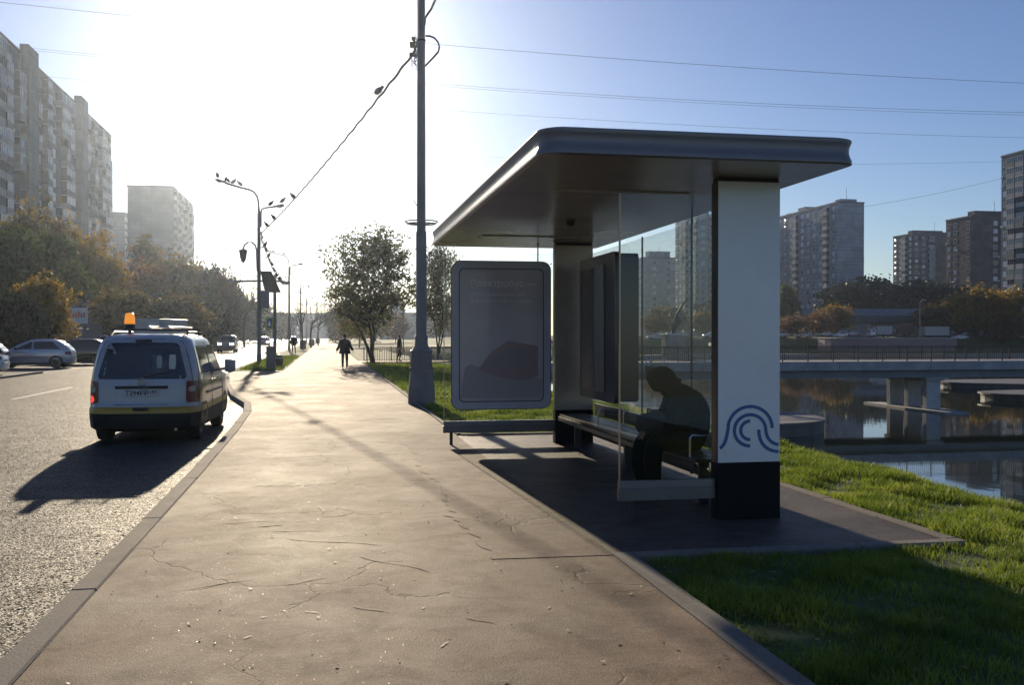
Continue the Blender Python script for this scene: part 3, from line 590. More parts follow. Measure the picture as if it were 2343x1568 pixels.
# ---------------- walking people ----------------
def walker(name_label, loc, rz, h=1.76, coat=(.022,.02,.026), legs=(.02,.02,.03), group=None, long=True, armout=.34):
    p = thing('person', name_label, 'person', loc, rz, group)
    s_ = h/1.76
    def Q(*a_): return tuple(c*s_ for c in a_)
    # facing +Y
    V_ = [Q(0,0,.95),Q(0,0,1.12),Q(0,.01,1.30),Q(0,.0,1.44),Q(0,.02,1.53),Q(0,.03,1.60),
          Q(-.19,0,1.42),Q(-.27,-.03,1.18),Q(-armout,.05,.94),Q(.19,0,1.42),Q(.27,.0,1.18),Q(armout,-.06,.95),
          Q(-.09,0,.88),Q(-.10,.10,.52),Q(-.10,.0,.12),Q(.09,0,.88),Q(.10,-.04,.50),Q(.10,-.20,.14)]
    E_ = [(0,1),(1,2),(2,3),(3,4),(4,5),(3,6),(6,7),(7,8),(3,9),(9,10),(10,11),(0,12),(12,13),(13,14),(0,15),(15,16),(16,17)]
    r_ = [(.16,.12),(.155,.12),(.18,.13),(.13,.10),(.055,.055),(.05,.05),(.075,.075),(.06,.06),(.045,.045),(.075,.075),(.06,.06),(.045,.045),(.095,.095),(.07,.07),(.048,.048),(.095,.095),(.07,.07),(.048,.048)]
    skin('body', V_, E_, [(a_*s_, b_*s_) for a_, b_ in r_], mat('legs_%.3f' % legs[2], legs, .9, spec=.1), p)
    mc = mat('coat_%.3f_%.3f' % (coat[0], coat[2]), coat, .9, spec=.1, var=.25, bump=.3, bscale=8)
    prof = [(.30,.20,.80),(.27,.185,.95),(.235,.165,1.12),(.245,.165,1.28),(.235,.15,1.40),(.16,.11,1.475),(.075,.075,1.51)]
    m_ = MB(); n_ = 16; vs = []
    for a_, b_, z in prof:
        for j in range(n_): t_ = 2*math.pi*j/n_; vs.append(Q(a_*math.cos(t_)*(1+.05*math.sin(5*t_)*(z<1)), b_*math.sin(t_), z))
    m_.add(vs, [(i*n_+j, i*n_+(j+1)%n_, (i+1)*n_+(j+1)%n_, (i+1)*n_+j) for i in range(len(prof)-1) for j in range(n_)])
    c_ = solid('coat', m_, mc, p, 1)
    for sx in (-1,1):
        e_ = V_[8] if sx < 0 else V_[11]; q_ = V_[7] if sx < 0 else V_[10]; t0 = V_[6] if sx < 0 else V_[9]
        MB().tube([Vector(t0)+Vector((0,0,.02)), q_, lerp(Vector(q_),Vector(e_),.9)], [.088*s_,.075*s_,.062*s_], 10).build('sleeve', mc, c_, smooth=True)
        hand(p, e_, (sx*.1,0,-1), (0,1,0), 1, .35, s=1.0)
    hc = Vector(Q(0,.03,1.645)); head(p, hc, R(180), 0, M_skin, tuple(c*s_ for c in (.075,.092,.112)))
    ellip(hc+Vector((0,-.012,.02)), (.085*s_,.098*s_,.112*s_), 14, 9, lambda v: Vector((v.x,v.y if v.y < .03 else .03+(v.y-.03)*.55,v.z if v.z > -.06 else -.06+(v.z+.06)*.3))).build('hair', mat('dark_hair', (.02,.015,.012), .7), p, smooth=True)
    for i_, (x_, y_, z_) in enumerate((V_[14], V_[17])):
        lift = 0 if i_ == 0 else .05*s_
        m_ = MB(); y_ += .04
        m_.add([(x_-.04,y_-.11,lift),(x_+.04,y_-.11,lift),(x_+.05,y_+.04,lift),(x_+.04,y_+.15,lift),(x_-.04,y_+.15,lift),(x_-.05,y_+.04,lift),
                (x_-.035,y_-.09,lift+.10),(x_+.035,y_-.09,lift+.10),(x_+.035,y_+.01,lift+.095),(x_+.03,y_+.14,lift+.04),(x_-.03,y_+.14,lift+.04),(x_-.035,y_+.01,lift+.095)],
               [(0,5,4,3,2,1),(6,7,8,11),(11,8,9,10),(0,1,7,6),(1,2,8,7),(2,3,9,8),(3,4,10,9),(4,5,11,10),(5,0,6,11)])
        solid('shoe', m_, M_shoe, p, 1)
    return p
g_ = G(789,847)
walker('man in a dark open jacket walking away along the sidewalk', (g_.x, g_.y, 0), 0, 1.74, armout=.40)
g_ = G(675,811)
walker('slim person in dark clothes standing at the verge edge beside the second lamp post', (g_.x-.1, g_.y, 0.012), R(20), 1.74, coat=(.02,.02,.028))
g_ = G(899,822)
walker('person in dark clothes walking behind the railing to the right of the big tree', (g_.x, 64.0, 0), R(-90), 1.70, coat=(.03,.03,.04))
# ---------------- tall pole, lamps, wires, birds ----------------
pp = thing('lighting_pole', 'tall grey pole with flared cast base beside the sidewalk', 'pole', (2.30, 24.1, 0))
m = MB(); m.lathe([(.345,-.05),(.345,.30),(.335,.42),(.325,.44),(.30,.72),(.285,.86),(.30,.875),(.30,.895),(.28,.91),(.268,1.15),(.262,1.27),(.29,1.29),(.29,1.31),(.24,1.34),(.18,1.42),(.165,1.5),(.165,1.66),(.14,1.68),(.14,1.72)], 8)
m.build('cast_base', M_pole, pp, smooth=25)
m = MB()
for a_ in (200, 250, 290): m.tube([(.29*math.cos(R(a_)),.29*math.sin(R(a_)),.80),(.29*math.cos(R(a_)),.29*math.sin(R(a_)),1.25)], .012, 6)
m.bbox(-.10,.10,-.292,-.27,.90,1.20,.004); m.build('inspection_door', M_pole, pp)
MB().lathe([(.130,1.70),(.128,4.2),(.126,4.22),(.108,4.24),(.098,9.0),(.088,14.0)], 16).build('shaft', M_pole, pp, smooth=40)
ring = MB()
ring.tube([(.40*math.cos(t), .40*math.sin(t), 4.47) for t in np.linspace(0, 2*math.pi, 33)], .016, 6, False)
ring.tube([(.36*math.cos(t), .36*math.sin(t), 4.42) for t in np.linspace(0, 2*math.pi, 33)], .010, 6, False)
for a_ in (0, 90, 180, 270): c_, s_ = math.cos(R(a_)), math.sin(R(a_)); ring.tube([(.1*c_,.1*s_,4.40),(.25*c_,.25*s_,4.40),(.38*c_,.38*s_,4.46)], .014, 6)
ring.build('flag_ring', M_pole, pp)
MB().tube([(-.10,0,4.85),(-.19,0,5.0)], .012, 6).build('stub_bracket', M_pole, pp)
MB().lathe([(.112,-.02),(.112,.02)], 16, (0,0,8.9)).build('clamp_band', M_dark, pp)
rr = random.Random(9); m = MB()
for i in range(16):
    z0 = 8.35+rr.random()*.65; m.tube([(-.09,-.05+rr.random()*.1,z0),(-.12-rr.random()*.14,-.1+rr.random()*.2,z0+rr.uniform(-.15,.15)),(-.1-rr.random()*.12,-.1+rr.random()*.2,z0+rr.uniform(-.25,.1)),(-.09,0,z0+rr.uniform(-.2,.1))], .009, 5)
for i in range(5): z0 = 8.45+rr.random()*.5; m.bbox(-.30+rr.random()*.12,-.14,-.05,.04,z0,z0+.09,.01)
m.build('cable_clamps', M_black, pp)
P0 = Vector((2.30,24.1,0))
def thick(name, pts, r, label, cat='cable', group=None, n=6):
    o = MB().tube(pts, r, n).build(name, M_black); return tag(o, label, cat, group)
def twisted(a_, b_, sag, n=60, amp=.012, w_=40):
    o = []
    for i in range(n+1):
        t = i/n; p = a_.lerp(b_, t); p = p + Vector((amp*math.sin(t*w_), 0, -sag*4*t*(1-t) + amp*math.cos(t*w_))); o.append(p)
    return o
A1 = P0 + Vector((-.16,0,8.62)); LX, LY = -4.0, 61.8
lamp1 = Vector((LX+.1, LY, 7.9))
main = twisted(A1, lamp1, .25, 120, .014, 160)
thick('cable', main, .032, 'twisted black cable from the tall pole down to the first street lamp')
B1 = P0 + Vector((.10,0,9.6)); B2 = Vector((5.2,-25,11.6))
thick('cable', [P0+Vector((.08,-.02,9.28))]+twisted(B1+Vector((0,0,-.15)), B2, .9, 60, .016, 120), .027, 'twisted black cable rising over the street behind the tall pole')
lp = [(.10,0,9.02),(.22,0,9.02),(.33,0,8.98),(.42,0,8.88),(.45,0,8.76),(.42,0,8.64),(.30,0,8.50),(.10,0,8.28)]
for q_ in (0,.02): MB().tube([(x,y+q_,z+q_) for x,y,z in lp], .019, 6).build('cable_loop', M_black, pp)
lamp2 = Vector((LX+.1, LY+50, 7.6)); lowc = twisted(Vector((LX+.15, LY, 7.6)), lamp2, 1.3, 60, .01, 60)
thick('cable', lowc, .028, 'sagging cable between the first and second street lamps carrying a row of birds')
thick('cable', twisted(lamp2, Vector((LX+.1, LY+100, 7.4)), 1.6, 40, .01, 30), .028, 'thin cable running on behind the second street lamp')

def street_lamp(loc, label, big=True):
    t = thing('street_lamp', label, 'street lamp', loc, 0, 'street lamps along the verge')
    MB().lathe([(.15,-.05),(.15,.5),(.125,.55),(.12,4.0),(.095,9.1),(.06,9.4)], 14).build('post', M_pole, t, smooth=40)
    arc_ = [(0,0,9.2),(-.02,0,9.8),(-.10,0,10.15),(-.28,0,10.42),(-.55,0,10.56),(-1.0,0,10.66),(-2.0,0,10.93)]
    a_ = MB().tube(arc_, .06, 8).build('long_arm', M_pole, t)
    h = MB(); h.add([(-1.85,-.12,10.90),(-1.85,.12,10.90),(-2.35,.16,11.03),(-2.58,.07,11.08),(-2.58,-.07,11.08),(-2.35,-.16,11.03),(-1.85,-.07,10.99),(-1.85,.07,10.99),(-2.35,.1,11.16),(-2.55,.04,11.16),(-2.55,-.04,11.16),(-2.35,-.1,11.16)],
          [(0,5,4,3,2,1),(6,7,8,11),(11,8,9,10),(0,1,7,6),(1,2,8,7),(2,3,9,8),(3,4,10,9),(4,5,11,10),(5,0,6,11)])
    hh = h.build('lamp_head', M_pole, t); ellip((-2.28,0,11.02),(.2,.11,.09),12,8).build('lens', mat('lamp_lens', (.5,.5,.45), .15), hh, smooth=True)
    arc2 = [(.12,0,8.3),(.13,0,9.2),(.18,0,9.38),(.32,0,9.46),(.9,0,9.56)]
    MB().tube(arc2, .055, 8).build('short_arm', M_pole, t)
    h = MB(); h.add([(.85,-.1,9.50),(.85,.1,9.50),(1.3,.15,9.58),(1.52,.06,9.60),(1.52,-.06,9.60),(1.3,-.15,9.58),(.85,-.06,9.60),(.85,.06,9.60),(1.3,.09,9.74),(1.5,.04,9.72),(1.5,-.04,9.72),(1.3,-.09,9.74)],
          [(0,5,4,3,2,1),(6,7,8,11),(11,8,9,10),(0,1,7,6),(1,2,8,7),(2,3,9,8),(3,4,10,9),(4,5,11,10),(5,0,6,11)])
    hh = h.build('lamp_head', M_pole, t); ellip((1.24,0,9.56),(.18,.1,.08),12,8).build('lens', MATS['lamp_lens'], hh, smooth=True)
    return t
SL = street_lamp((LX, LY, 0), 'nearest double-arm street lamp on the verge with lantern and sign boards on its post')
names = ['second double-arm street lamp, just beyond the pedestrian gantry post', 'third double-arm street lamp, beside the bare trees', 'fourth double-arm street lamp further along the verge', 'fifth and farthest double-arm street lamp on the verge']
for i_ in range(4): dup(SL, names[i_], (LX, LY+50*(i_+1), 0))
# extras on the first post
MB().tube([(-.10,0,5.6),(-.14,0,6.9),(-.22,0,7.2),(-.42,0,7.36),(-.65,0,7.36),(-.85,0,7.2),(-.93,0,6.95)], .055, 8).build('lantern_arm', M_pole, SL)
m = MB(); m.lathe([(.08,6.95),(.30,6.86),(.27,6.80),(.20,6.40),(.15,6.25),(.10,6.18),(.05,6.12)], 6, (-.93,0,0)); m.build('lantern', mat('lantern_body', (.10,.10,.10), .4), SL)
m = MB(); m.add([(.10,-.35,5.60),(.75,-.35,5.60),(1.30,-.05,4.35),(.35,-.05,4.35),(.10,-.30,5.56),(.75,-.30,5.56),(1.30,.0,4.31),(.35,.0,4.31)], [(0,1,2,3),(7,6,5,4),(0,4,5,1),(1,5,6,2),(2,6,7,3),(3,7,4,0)]); m.build('solar_panel', mat('solar_cells', (.05,.05,.06), .25), SL)
m = MB(); m.bbox(.12,.62,-.2,.12,3.35,4.40,.02); m.build('battery_box', M_pole, SL)
m = MB(); m.tube([(.2,0,3.36),(.3,0,3.1),(.45,0,3.0),(.52,0,3.2),(.5,0,3.36)], .015, 6); m.tube([(-.5,0,2.45),(.45,0,2.45)], .02, 6); m.tube([(-.25,0,8.35),(-.28,0,8.15),(-.1,0,8.2)], .02, 6); m.build('cable_bracket', M_dark, SL)
m = MB()
for i in range(10): z0 = 7.3+rr.random()*.7; m.tube([(.1,-.05,z0),(.2+rr.random()*.12,-.1,z0+rr.uniform(-.1,.1)),(.12,.1,z0-.1)], .02, 5)
m.build('cable_clamps', M_black, SL)

# gantry post with horizontal mast
t = thing('sign_gantry', 'grey post carrying a long horizontal mast over the road with a yellow bordered crossing sign', 'sign gantry', (*G(629,822)[:2], 0))
MB().lathe([(.13,-.02),(.12,5.95),(.05,6.05)], 12).build('post', M_pole, t, smooth=40)
MB().tube([(.55,0,5.55),(-1.0,0,5.56),(-3.15,0,5.50)], .08, 8).build('mast', M_pole, t)
s_ = MB().bbox(-.62,-.13,-.03,0,2.15,3.0,.01).build('sign_board', mat('sign_yellow', (.45,.45,.06), .5), t)
MB().bbox(-.54,-.21,-.038,-.0305,2.25,2.9,.003).build('sign_face', mat('sign_blue', (.04,.09,.2), .5), s_)
m = MB(); m.prism([(-.375,2.80),(-.50,2.36),(-.25,2.36)], -.044, -.0385, 'xz'); m.build('sign_symbol', M_white, s_)

# verge cabinets
cbn = thing('utility_cabinet', 'nearest grey utility cabinet on the verge, with a small white notice on its top', 'utility cabinet', (G(620,846).x, G(620,846).y, 0), 0, 'cabinets along the verge')
b_ = MB().bbox(-.22,.22,-.2,.2,.0,1.12,.015).build('body', mat('cabinet_grey', (.13,.12,.12), .5, var=.1), cbn)
MB().bbox(-.24,.24,-.22,.22,1.121,1.15,.008).build('lid', mat('cabinet_lid', (.35,.35,.34), .4), cbn)
MB().bbox(-.19,.19,-.208,-.2005,.06,1.06,.003).build('door', MATS['cabinet_grey'], cbn)
MB().tube([(-.22,-.1,.82),(-.30,-.1,.82)], .035, 8).build('knob', M_dark, cbn)
for (x_, y_, sc_, lb) in ((693,799,(1.7,2,1.0),'second, wide dark cabinet along the verge behind the standing person'), (713,791,(2.0,2,1.0),'third dark cabinet along the verge'), (727,786,(2.0,2,1.0),'fourth and farthest dark cabinet along the verge')):
    q_ = G(x_, y_); dup(cbn, lb, (q_.x, q_.y, 0), scale=sc_)
bn_ = thing('litter_bin', 'small rounded litter bin between the utility cabinet and the sidewalk', 'litter bin', (*G(639,842)[:2], 0))
MB().lathe([(.10,0),(.14,.05),(.19,.35),(.20,.5),(.17,.62),(.08,.68)], 14).build('bucket', mat('bin_dark', (.04,.04,.04), .25, .5), bn_, smooth=40)
MB().lathe([(.03,0),(.03,.0),(.205,.5),(.205,.54)], 14).build('rim', M_metal, bn_)
MB().tube([(.22,.0,0),(.24,0,.3),(.16,0,.62)], .02, 6).build('stand', M_metal, bn_)

# pigeons
M_bird = mat('pigeon_feathers', (.06,.06,.065), .6, var=.3, vscale=20)
def bird(label, loc, rz, s=1.0, first=[None]):
    if first[0] is None:
        b = ellip((0,0,.12), (.066,.105,.080), 12, 8, lambda v: Vector((v.x*(1-.9*max(0,-v.y)/.2), v.y, v.z + v.y*.45)))
        body = b.build('pigeon', M_bird, smooth=True)
        hd_ = ellip((0,.10,.215), (.036,.042,.038), 10, 6).build('head', M_bird, body, smooth=True)
        MB().add([(-.008,.135,.215),(.008,.135,.215),(0,.135,.227),(0,.17,.213)], [(0,1,3),(1,2,3),(2,0,3),(0,2,1)]).build('beak', M_black, hd_)
        MB().add([(-.028,-.08,.08),(.028,-.08,.08),(.036,-.22,.025),(-.036,-.22,.025),(-.028,-.08,.064),(.028,-.08,.064),(.036,-.22,.014),(-.036,-.22,.014)], [(0,1,2,3),(7,6,5,4),(0,4,5,1),(1,5,6,2),(2,6,7,3),(3,7,4,0)]).build('tail', M_bird, body)
        for s_ in (-1,1): MB().tube([(.02*s_,0,.06),(.02*s_,.01,0),(.02*s_,.035,-.002)], .006, 5).build('leg', M_black, body)
        first[0] = body; b = body; b.location = loc; b.rotation_euler = (0,0,rz); b.scale = (s,)*3
        tag(b, label, 'bird', 'pigeons perched on lamps and cables'); return b
    return dup(first[0], label, loc, rz, scale=s)
def oncable(path, i, rz, s, label): p = path[i]; return bird(label, (p.x, p.y, p.z+.025), rz, s)
def nearest_i(path, px):
    best = 0; bd = 1e9
    for i, p in enumerate(path):
        d = p - Vector((0,0,CAMZ)); xc = d.x*math.cos(TH)-d.y*math.sin(TH); zc = d.x*math.sin(TH)+d.y*math.cos(TH); x = 1171.5+FPX*xc/zc
        if abs(x-px) < bd: bd = abs(x-px); best = i
    return best
oncable(main, nearest_i(main, 868), R(-60), 1.35, 'large nearest pigeon sitting alone high on the twisted cable')
oncable(main, nearest_i(main, 671), R(60), 1.4, 'second pigeon down the twisted cable, halfway to the lamp head')
oncable(main, nearest_i(main, 628), R(120), 1.35, 'third pigeon down the twisted cable, right of the lamp post')
oncable(main, nearest_i(main, 611), R(120), 1.35, 'lowest pigeon on the twisted cable, next to the lamp post')
for i_, (x_, z_, lb) in enumerate(((-2.42,11.17,'pigeon standing on the end of the left lamp head'),(-1.95,11.0,'pigeon beside the left lamp head'),(-1.8,10.93,'smaller pigeon just right of the left lamp head'),(-1.5,10.84,'pigeon in the middle of the long lamp arm'),(-1.1,10.73,'pigeon on the long lamp arm closest to the bend'),(.7,9.57,'pigeon on the short right lamp arm'),(1.4,9.76,'pigeon on top of the right lamp head'))):
    bird(lb, (LX+x_, LY, z_), rr.uniform(0,6), 1.35*(1.25,.9,1,1.15,1.1,1.1,1.2)[i_])
ORD = 'first second third fourth fifth sixth seventh eighth ninth tenth eleventh twelfth thirteenth fourteenth fifteenth sixteenth seventeenth eighteenth nineteenth last'.split()
for i_ in range(20):
    k_ = int(4+i_*2.6); oncable(lowc, k_, rr.uniform(0,6.28), rr.uniform(1.3,1.8), ORD[i_]+' pigeon from the near lamp post along the sagging cable between the lamps')
bird('pigeon on the bend of the second street lamp arm', (LX-.55, LY+50, 10.60), 1, 1.3); bird('pigeon midway on the second street lamp arm', (LX-1.7, LY+50, 10.88), 2, 1.2)

# overhead power lines, far away and high
def pline(a, b, da, db, sag, label, r=.035):
    p, q = AD(*a, da), AD(*b, db); pts = [p.lerp(q, t/30) - Vector((0,0,sag*4*(t/30)*(1-t/30))) for t in range(31)]
    o = MB().tube(pts, r, 5).build('power_line', mat('far_wire', (.12,.12,.13), .6)); tag(o, label, 'power line', 'power lines across the sky')
pline((-40,0), (2400,192), 150, 190, 1.5, 'topmost power line crossing the sky above the shelter roof')
pline((-40,98), (2400,258), 155, 190, 2.0, 'second power line below the topmost, crossing behind the pole', .03)
pline((-40,103), (2400,264), 156, 191, 2.0, 'thin power line running just under the second one', .026)
pline((-40,160), (2400,316), 165, 200, 2.0, 'third power line, crossing above the canopy corner', .026)
pline((600,330), (2400,366), 175, 210, 2.0, 'lowest faint power line passing behind the canopy', .02)
pline((1860,490), (2420,372), 200, 240, 1.2, 'faint power line slanting up to the right above the right-hand towers', .03)
# ---------------- vehicles ----------------
def interp(prof, z):
    for a, b in zip(prof[:-1], prof[1:]):
        if z <= b[0]: t = max(0, (z-a[0])/(b[0]-a[0])); return [lerp(p, q, t) for p, q in zip(a, b)]
    return list(prof[-1])
class Body:
    def __init__(s, prof, n=5, m=14): s.p = prof; s.n = n; s.m = m
    def rear(s, x, z, off=.004):
        _, yr, yf, w_ = interp(s.p, z); c, l_ = (yr+yf)/2, (yf-yr)/2; t = min(.9995, abs(x)/w_); return (x, c - l_*(1-t**s.n)**(1/s.m) - off, z)
    def front(s, x, z, off=.004):
        _, yr, yf, w_ = interp(s.p, z); c, l_ = (yr+yf)/2, (yf-yr)/2; t = min(.9995, abs(x)/w_); return (x, c + l_*(1-t**s.n)**(1/s.m) + off, z)
    def side(s, y, z, sg=1, off=.005):
        _, yr, yf, w_ = interp(s.p, z); c, l_ = (yr+yf)/2, (yf-yr)/2; t = min(.9995, abs(y-c)/l_); return (sg*(w_*(1-t**s.m)**(1/s.n) + off), y, z)
    def mesh(s, split=()):
        m_ = MB(); N = 56; zs = []
        for a, b in zip(s.p[:-1], s.p[1:]):
            k = max(1, int((b[0]-a[0])/.07)); zs += [lerp(a[0], b[0], i/k) for i in range(k)]
        zs.append(s.p[-1][0]); vs = []
        for z in zs:
            _, yr, yf, w_ = interp(s.p, z); c, l_ = (yr+yf)/2, (yf-yr)/2
            for j in range(N):
                a = 2*math.pi*(j+.5)/N; ca, sa = math.cos(a), math.sin(a)
                r_ = (abs(ca)**s.n + abs(sa)**s.m)**(-1/((s.n+s.m)/2)) if False else None
                # solve radius on superellipse
                lo, hi = 0.0, 2.0
                for _i in range(22):
                    md_ = (lo+hi)/2
                    if (md_*abs(ca))**s.n + (md_*abs(sa))**s.m > 1: hi = md_
                    else: lo = md_
                vs.append((w_*lo*ca, c + l_*lo*sa, z))
        for i in range(len(zs)-1):
            z = (zs[i]+zs[i+1])/2; m_.cm = sum(z > q for q in split)
            if i == 0: m_.add(vs, []); 
            m_.f += [(i*N+j, i*N+(j+1)%N, (i+1)*N+(j+1)%N, (i+1)*N+j) for j in range(N)]; m_.m += [m_.cm]*N
        m_.f += [tuple(range(N))[::-1], tuple((len(zs)-1)*N+j for j in range(N))]; m_.m += [0, m_.cm]; return m_
def patch(m_, fn, ra, b0, b1, r=.05, na=10, nb=10):
    """fn(a,b); ra(b)->(a0,a1)"""
    vs = []
    for i in range(nb+1):
        t = i/nb; t = .5-.5*math.cos(math.pi*t); b = lerp(b0, b1, t); e = min(b-b0, b1-b); ins = r-math.sqrt(max(0, r*r-(r-e)**2)) if e < r else 0
        a0, a1 = ra(b); a0 += ins; a1 -= ins
        for j in range(na+1): vs.append(fn(lerp(a0, a1, j/na), b))
    m_.add(vs, [(i*(na+1)+j, i*(na+1)+j+1, (i+1)*(na+1)+j+1, (i+1)*(na+1)+j) for i in range(nb) for j in range(na)]); return m_
def wheels(t, xs_, ys_, r, m_rim):
    for y in ys_:
        for sg in (-1, 1):
            x = sg*xs_
            tw = MB().lathe([(r*.62,-.10),(r*.97,-.10),(r,-.06),(r,.06),(r*.97,.10),(r*.62,.10)], 28, (0,0,0), 'x').build('wheel', M_rubber, t, smooth=40, loc=(x-sg*.09, y, r))
            rm = MB(); rm.lathe([(r*.60,-.05),(r*.64,.102),(r*.58,.106),(r*.56,.06),(.05,.05)], 24, (0,0,0), 'x')
            for k in range(6):
                a = k*math.pi/3; c_, s_ = math.cos(a), math.sin(a); rm.add([(.075,-s_*.03,c_*.03),(.075,s_*.03,-c_*.03),(.104,c_*r*.6+s_*.02,s_*r*.6-c_*.02),(.104,c_*r*.6-s_*.02,s_*r*.6+c_*.02)], [(0,1,2,3)])
            rim = rm.build('rim', m_rim, tw)
            if sg < 0: rim.rotation_euler = (0,0,math.pi)
def arches(bd, ys_, r, sg):
    m_ = MB()
    for y in ys_:
        vs = [bd.side(y, r, sg, .003)]; K = 20
        for k in range(K+1): a = math.pi*k/K*1.16-.25; vs.append(bd.side(y+math.cos(a)*r*1.15, max(.2, r+math.sin(a)*r*1.15), sg, .003))
        m_.add(vs, [(0,i,i+1) for i in range(1,K+1)])
    return m_
M_rim = mat('alloy_rim', (.35,.35,.36), .3, .9)

# the patrol van
VP = [(.20,.10,4.25,.82),(.27,-.04,4.36,.885),(.45,-.07,4.42,.90),(.51,-.065,4.417,.902),(.575,-.055,4.41,.905),(.615,.0,4.40,.90),(.66,.015,4.39,.90),(.95,.03,4.33,.895),(1.02,.04,4.22,.888),(1.08,.05,3.72,.878),(1.16,.07,3.42,.866),(1.40,.13,3.06,.822),(1.60,.18,2.80,.772),(1.72,.23,2.60,.73),(1.79,.33,2.42,.65),(1.83,.62,2.1,.45)]
vb = Body(VP, 4.6, 14)
M_vw = mat('van_white', (.40,.42,.47), .28, var=.05, coat=.5); M_vy = mat('van_yellow_band', (.42,.27,.03), .4); M_vd = mat('van_dark_skirt', (.014,.017,.018), .6, spec=.2); M_wrap = mat('van_side_wrap', (.06,.085,.08), .22, var=.7, vscale=1.6, col2=(.26,.20,.19), coat=.6)
van = thing('patrol_van', 'white and yellow service van with an orange beacon and roof ladder parked at the kerb', 'van', (G(232,1011,-.12).x+.74, G(232,1011,-.12).y-.55, -.12), R(-1.6))
o = vb.mesh((.51,.63)).build('body', [M_vd, M_vy, M_vw], van, smooth=35)
m = MB(); patch(m, vb.rear, lambda z: (-.72+.16*(z-1.08)/.6, .72-.16*(z-1.08)/.6), 1.075, 1.68, .07); rw = m.build('rear_window', M_cargl, van)
m = MB(); m.bbox(-.13,.13,.20,.26,1.685,1.73,.01); m.build('top_brake_light', M_black, van)
for sg in (-1,1):
    m = MB(); patch(m, lambda a, b: vb.rear(a, b, .008), lambda z: (.70,.895*.985) if sg > 0 else (-.895*.985,-.70), .68, 1.04, .03, 8, 8)
    patch(m, lambda a, b: vb.side(a, b, sg, .006), lambda z: (.10,.30), .70, 1.04, .03, 6, 6); tl = m.build('tail_light', M_red, van)
    if sg < 0: m = MB(); patch(m, lambda a, b: vb.rear(a, b, .013), lambda z: (-.875,-.77), .69, .80, .04, 5, 5); m.build('lit_lens', M_redlit, tl)
    m = MB(); patch(m, lambda a, b: vb.rear(a, b, .014), lambda z: (.74,.86) if sg > 0 else (-.86,-.74), .86, .95, .03, 4, 4); m.build('clear_lens', mat('clear_lens', (.4,.38,.36), .15), tl)
    m = MB(); patch(m, lambda a, b: vb.side(a, b, sg), lambda z: (.45,1.62), 1.14, 1.62, .07); patch(m, lambda a, b: vb.side(a, b, sg), lambda z: (1.74, 3.28-.95*(z-1.12)), 1.12, 1.63, .06); m.build('side_window', M_cargl, van)
    m = MB(); patch(m, lambda a, b: vb.side(a, b, sg, .004), lambda z: (.34,1.68), .66, 1.12, .04, 14, 8); patch(m, lambda a, b: vb.side(a, b, sg, .004), lambda z: (1.71,2.98), .64, 1.10, .04, 14, 8); m.build('side_panel', M_wrap, van, smooth=True)
    m = MB(); m.tube([vb.side(y, .80, sg, .012) for y in np.linspace(1.05, 3.0, 10)], .022, 6); m.build('side_moulding', M_black, van)
    m = MB()
    for y in (1.55, 1.85): m.tube([vb.side(y-.09,1.0,sg,.03), vb.side(y+.09,1.0,sg,.03)], .016, 6)
    m.build('door_handle', M_black, van)
    mm = MB(); p_ = Vector(vb.side(2.95, 1.14, sg)); mm.tube([p_, p_+Vector((sg*.12,.0,.02))], .025, 6); mm.bbox(p_.x+sg*.10 if sg>0 else p_.x-.30, p_.x+.30 if sg>0 else p_.x-.10, p_.y-.10, p_.y+.06, p_.z-.05, p_.z+.20, .035); mm.build('mirror', M_vw, van, smooth=40)
    arches(vb, (.80,3.48), .325, sg).build('wheel_arch', M_black, van)
    m = MB(); m.tube([(sg*.60, y, 1.80+.06*(1 if .6<y<2.3 else 0)) for y in (.42,.55,.8,1.5,2.2,2.35)], .02, 6); m.build('roof_rail', M_dark, van)
wheels(van, .83, (.80,3.48), .325, M_rim)
m = MB(); patch(m, vb.front, lambda z: (-.74+.28*(z-1.14)/.55, .74-.28*(z-1.14)/.55), 1.14, 1.70, .06); m.build('windscreen', M_cargl, van)
for sg in (-1,1): m = MB(); patch(m, vb.front, lambda z: (.5,.84) if sg > 0 else (-.84,-.5), .72, .95, .04, 6, 6); m.build('headlight', M_chrome, van)
tg = MB(); tg.bbox(-.42,.42,.005,.05,.915,.965,.012); tg.build('tailgate_handle', M_black, van)
pl_ = MB().bbox(-.27,.27,-.012,.02,.795,.91,.004).build('number_plate', mat('plate_white', (.55,.55,.56), .4), van)
M_ink = mat('plate_ink', (.01,.01,.012), .5)
text('Т294РР', 'plate_text', -.255, -.0145, .812, .108, M_ink, pl_, bold=.0015); text('197', 'plate_region', .125, -.0145, .832, .088, M_ink, pl_, bold=.0015)
MB().box(.108,.112,-.0150,-.0122,.80,.905).build('plate_divider', M_ink, pl_)
m = MB(); m.tube([(.075*math.cos(a), .012, 1.035+.075*math.sin(a)*.9) for a in np.linspace(0, 2*math.pi, 25)], .007, 6, False)
for q_ in ([(-.052,1.075),(-.018,.985),(0,1.03),(.018,.985),(.052,1.075)], [(-.026,1.10),(0,1.045),(.026,1.10)]): m.ribbon(q_, .012, .004, .014)
m.build('maker_emblem', M_chrome, van)
MB().box(-.12,.12,-.085,-.06,.555,.61).build('bumper_recess', M_black, van)
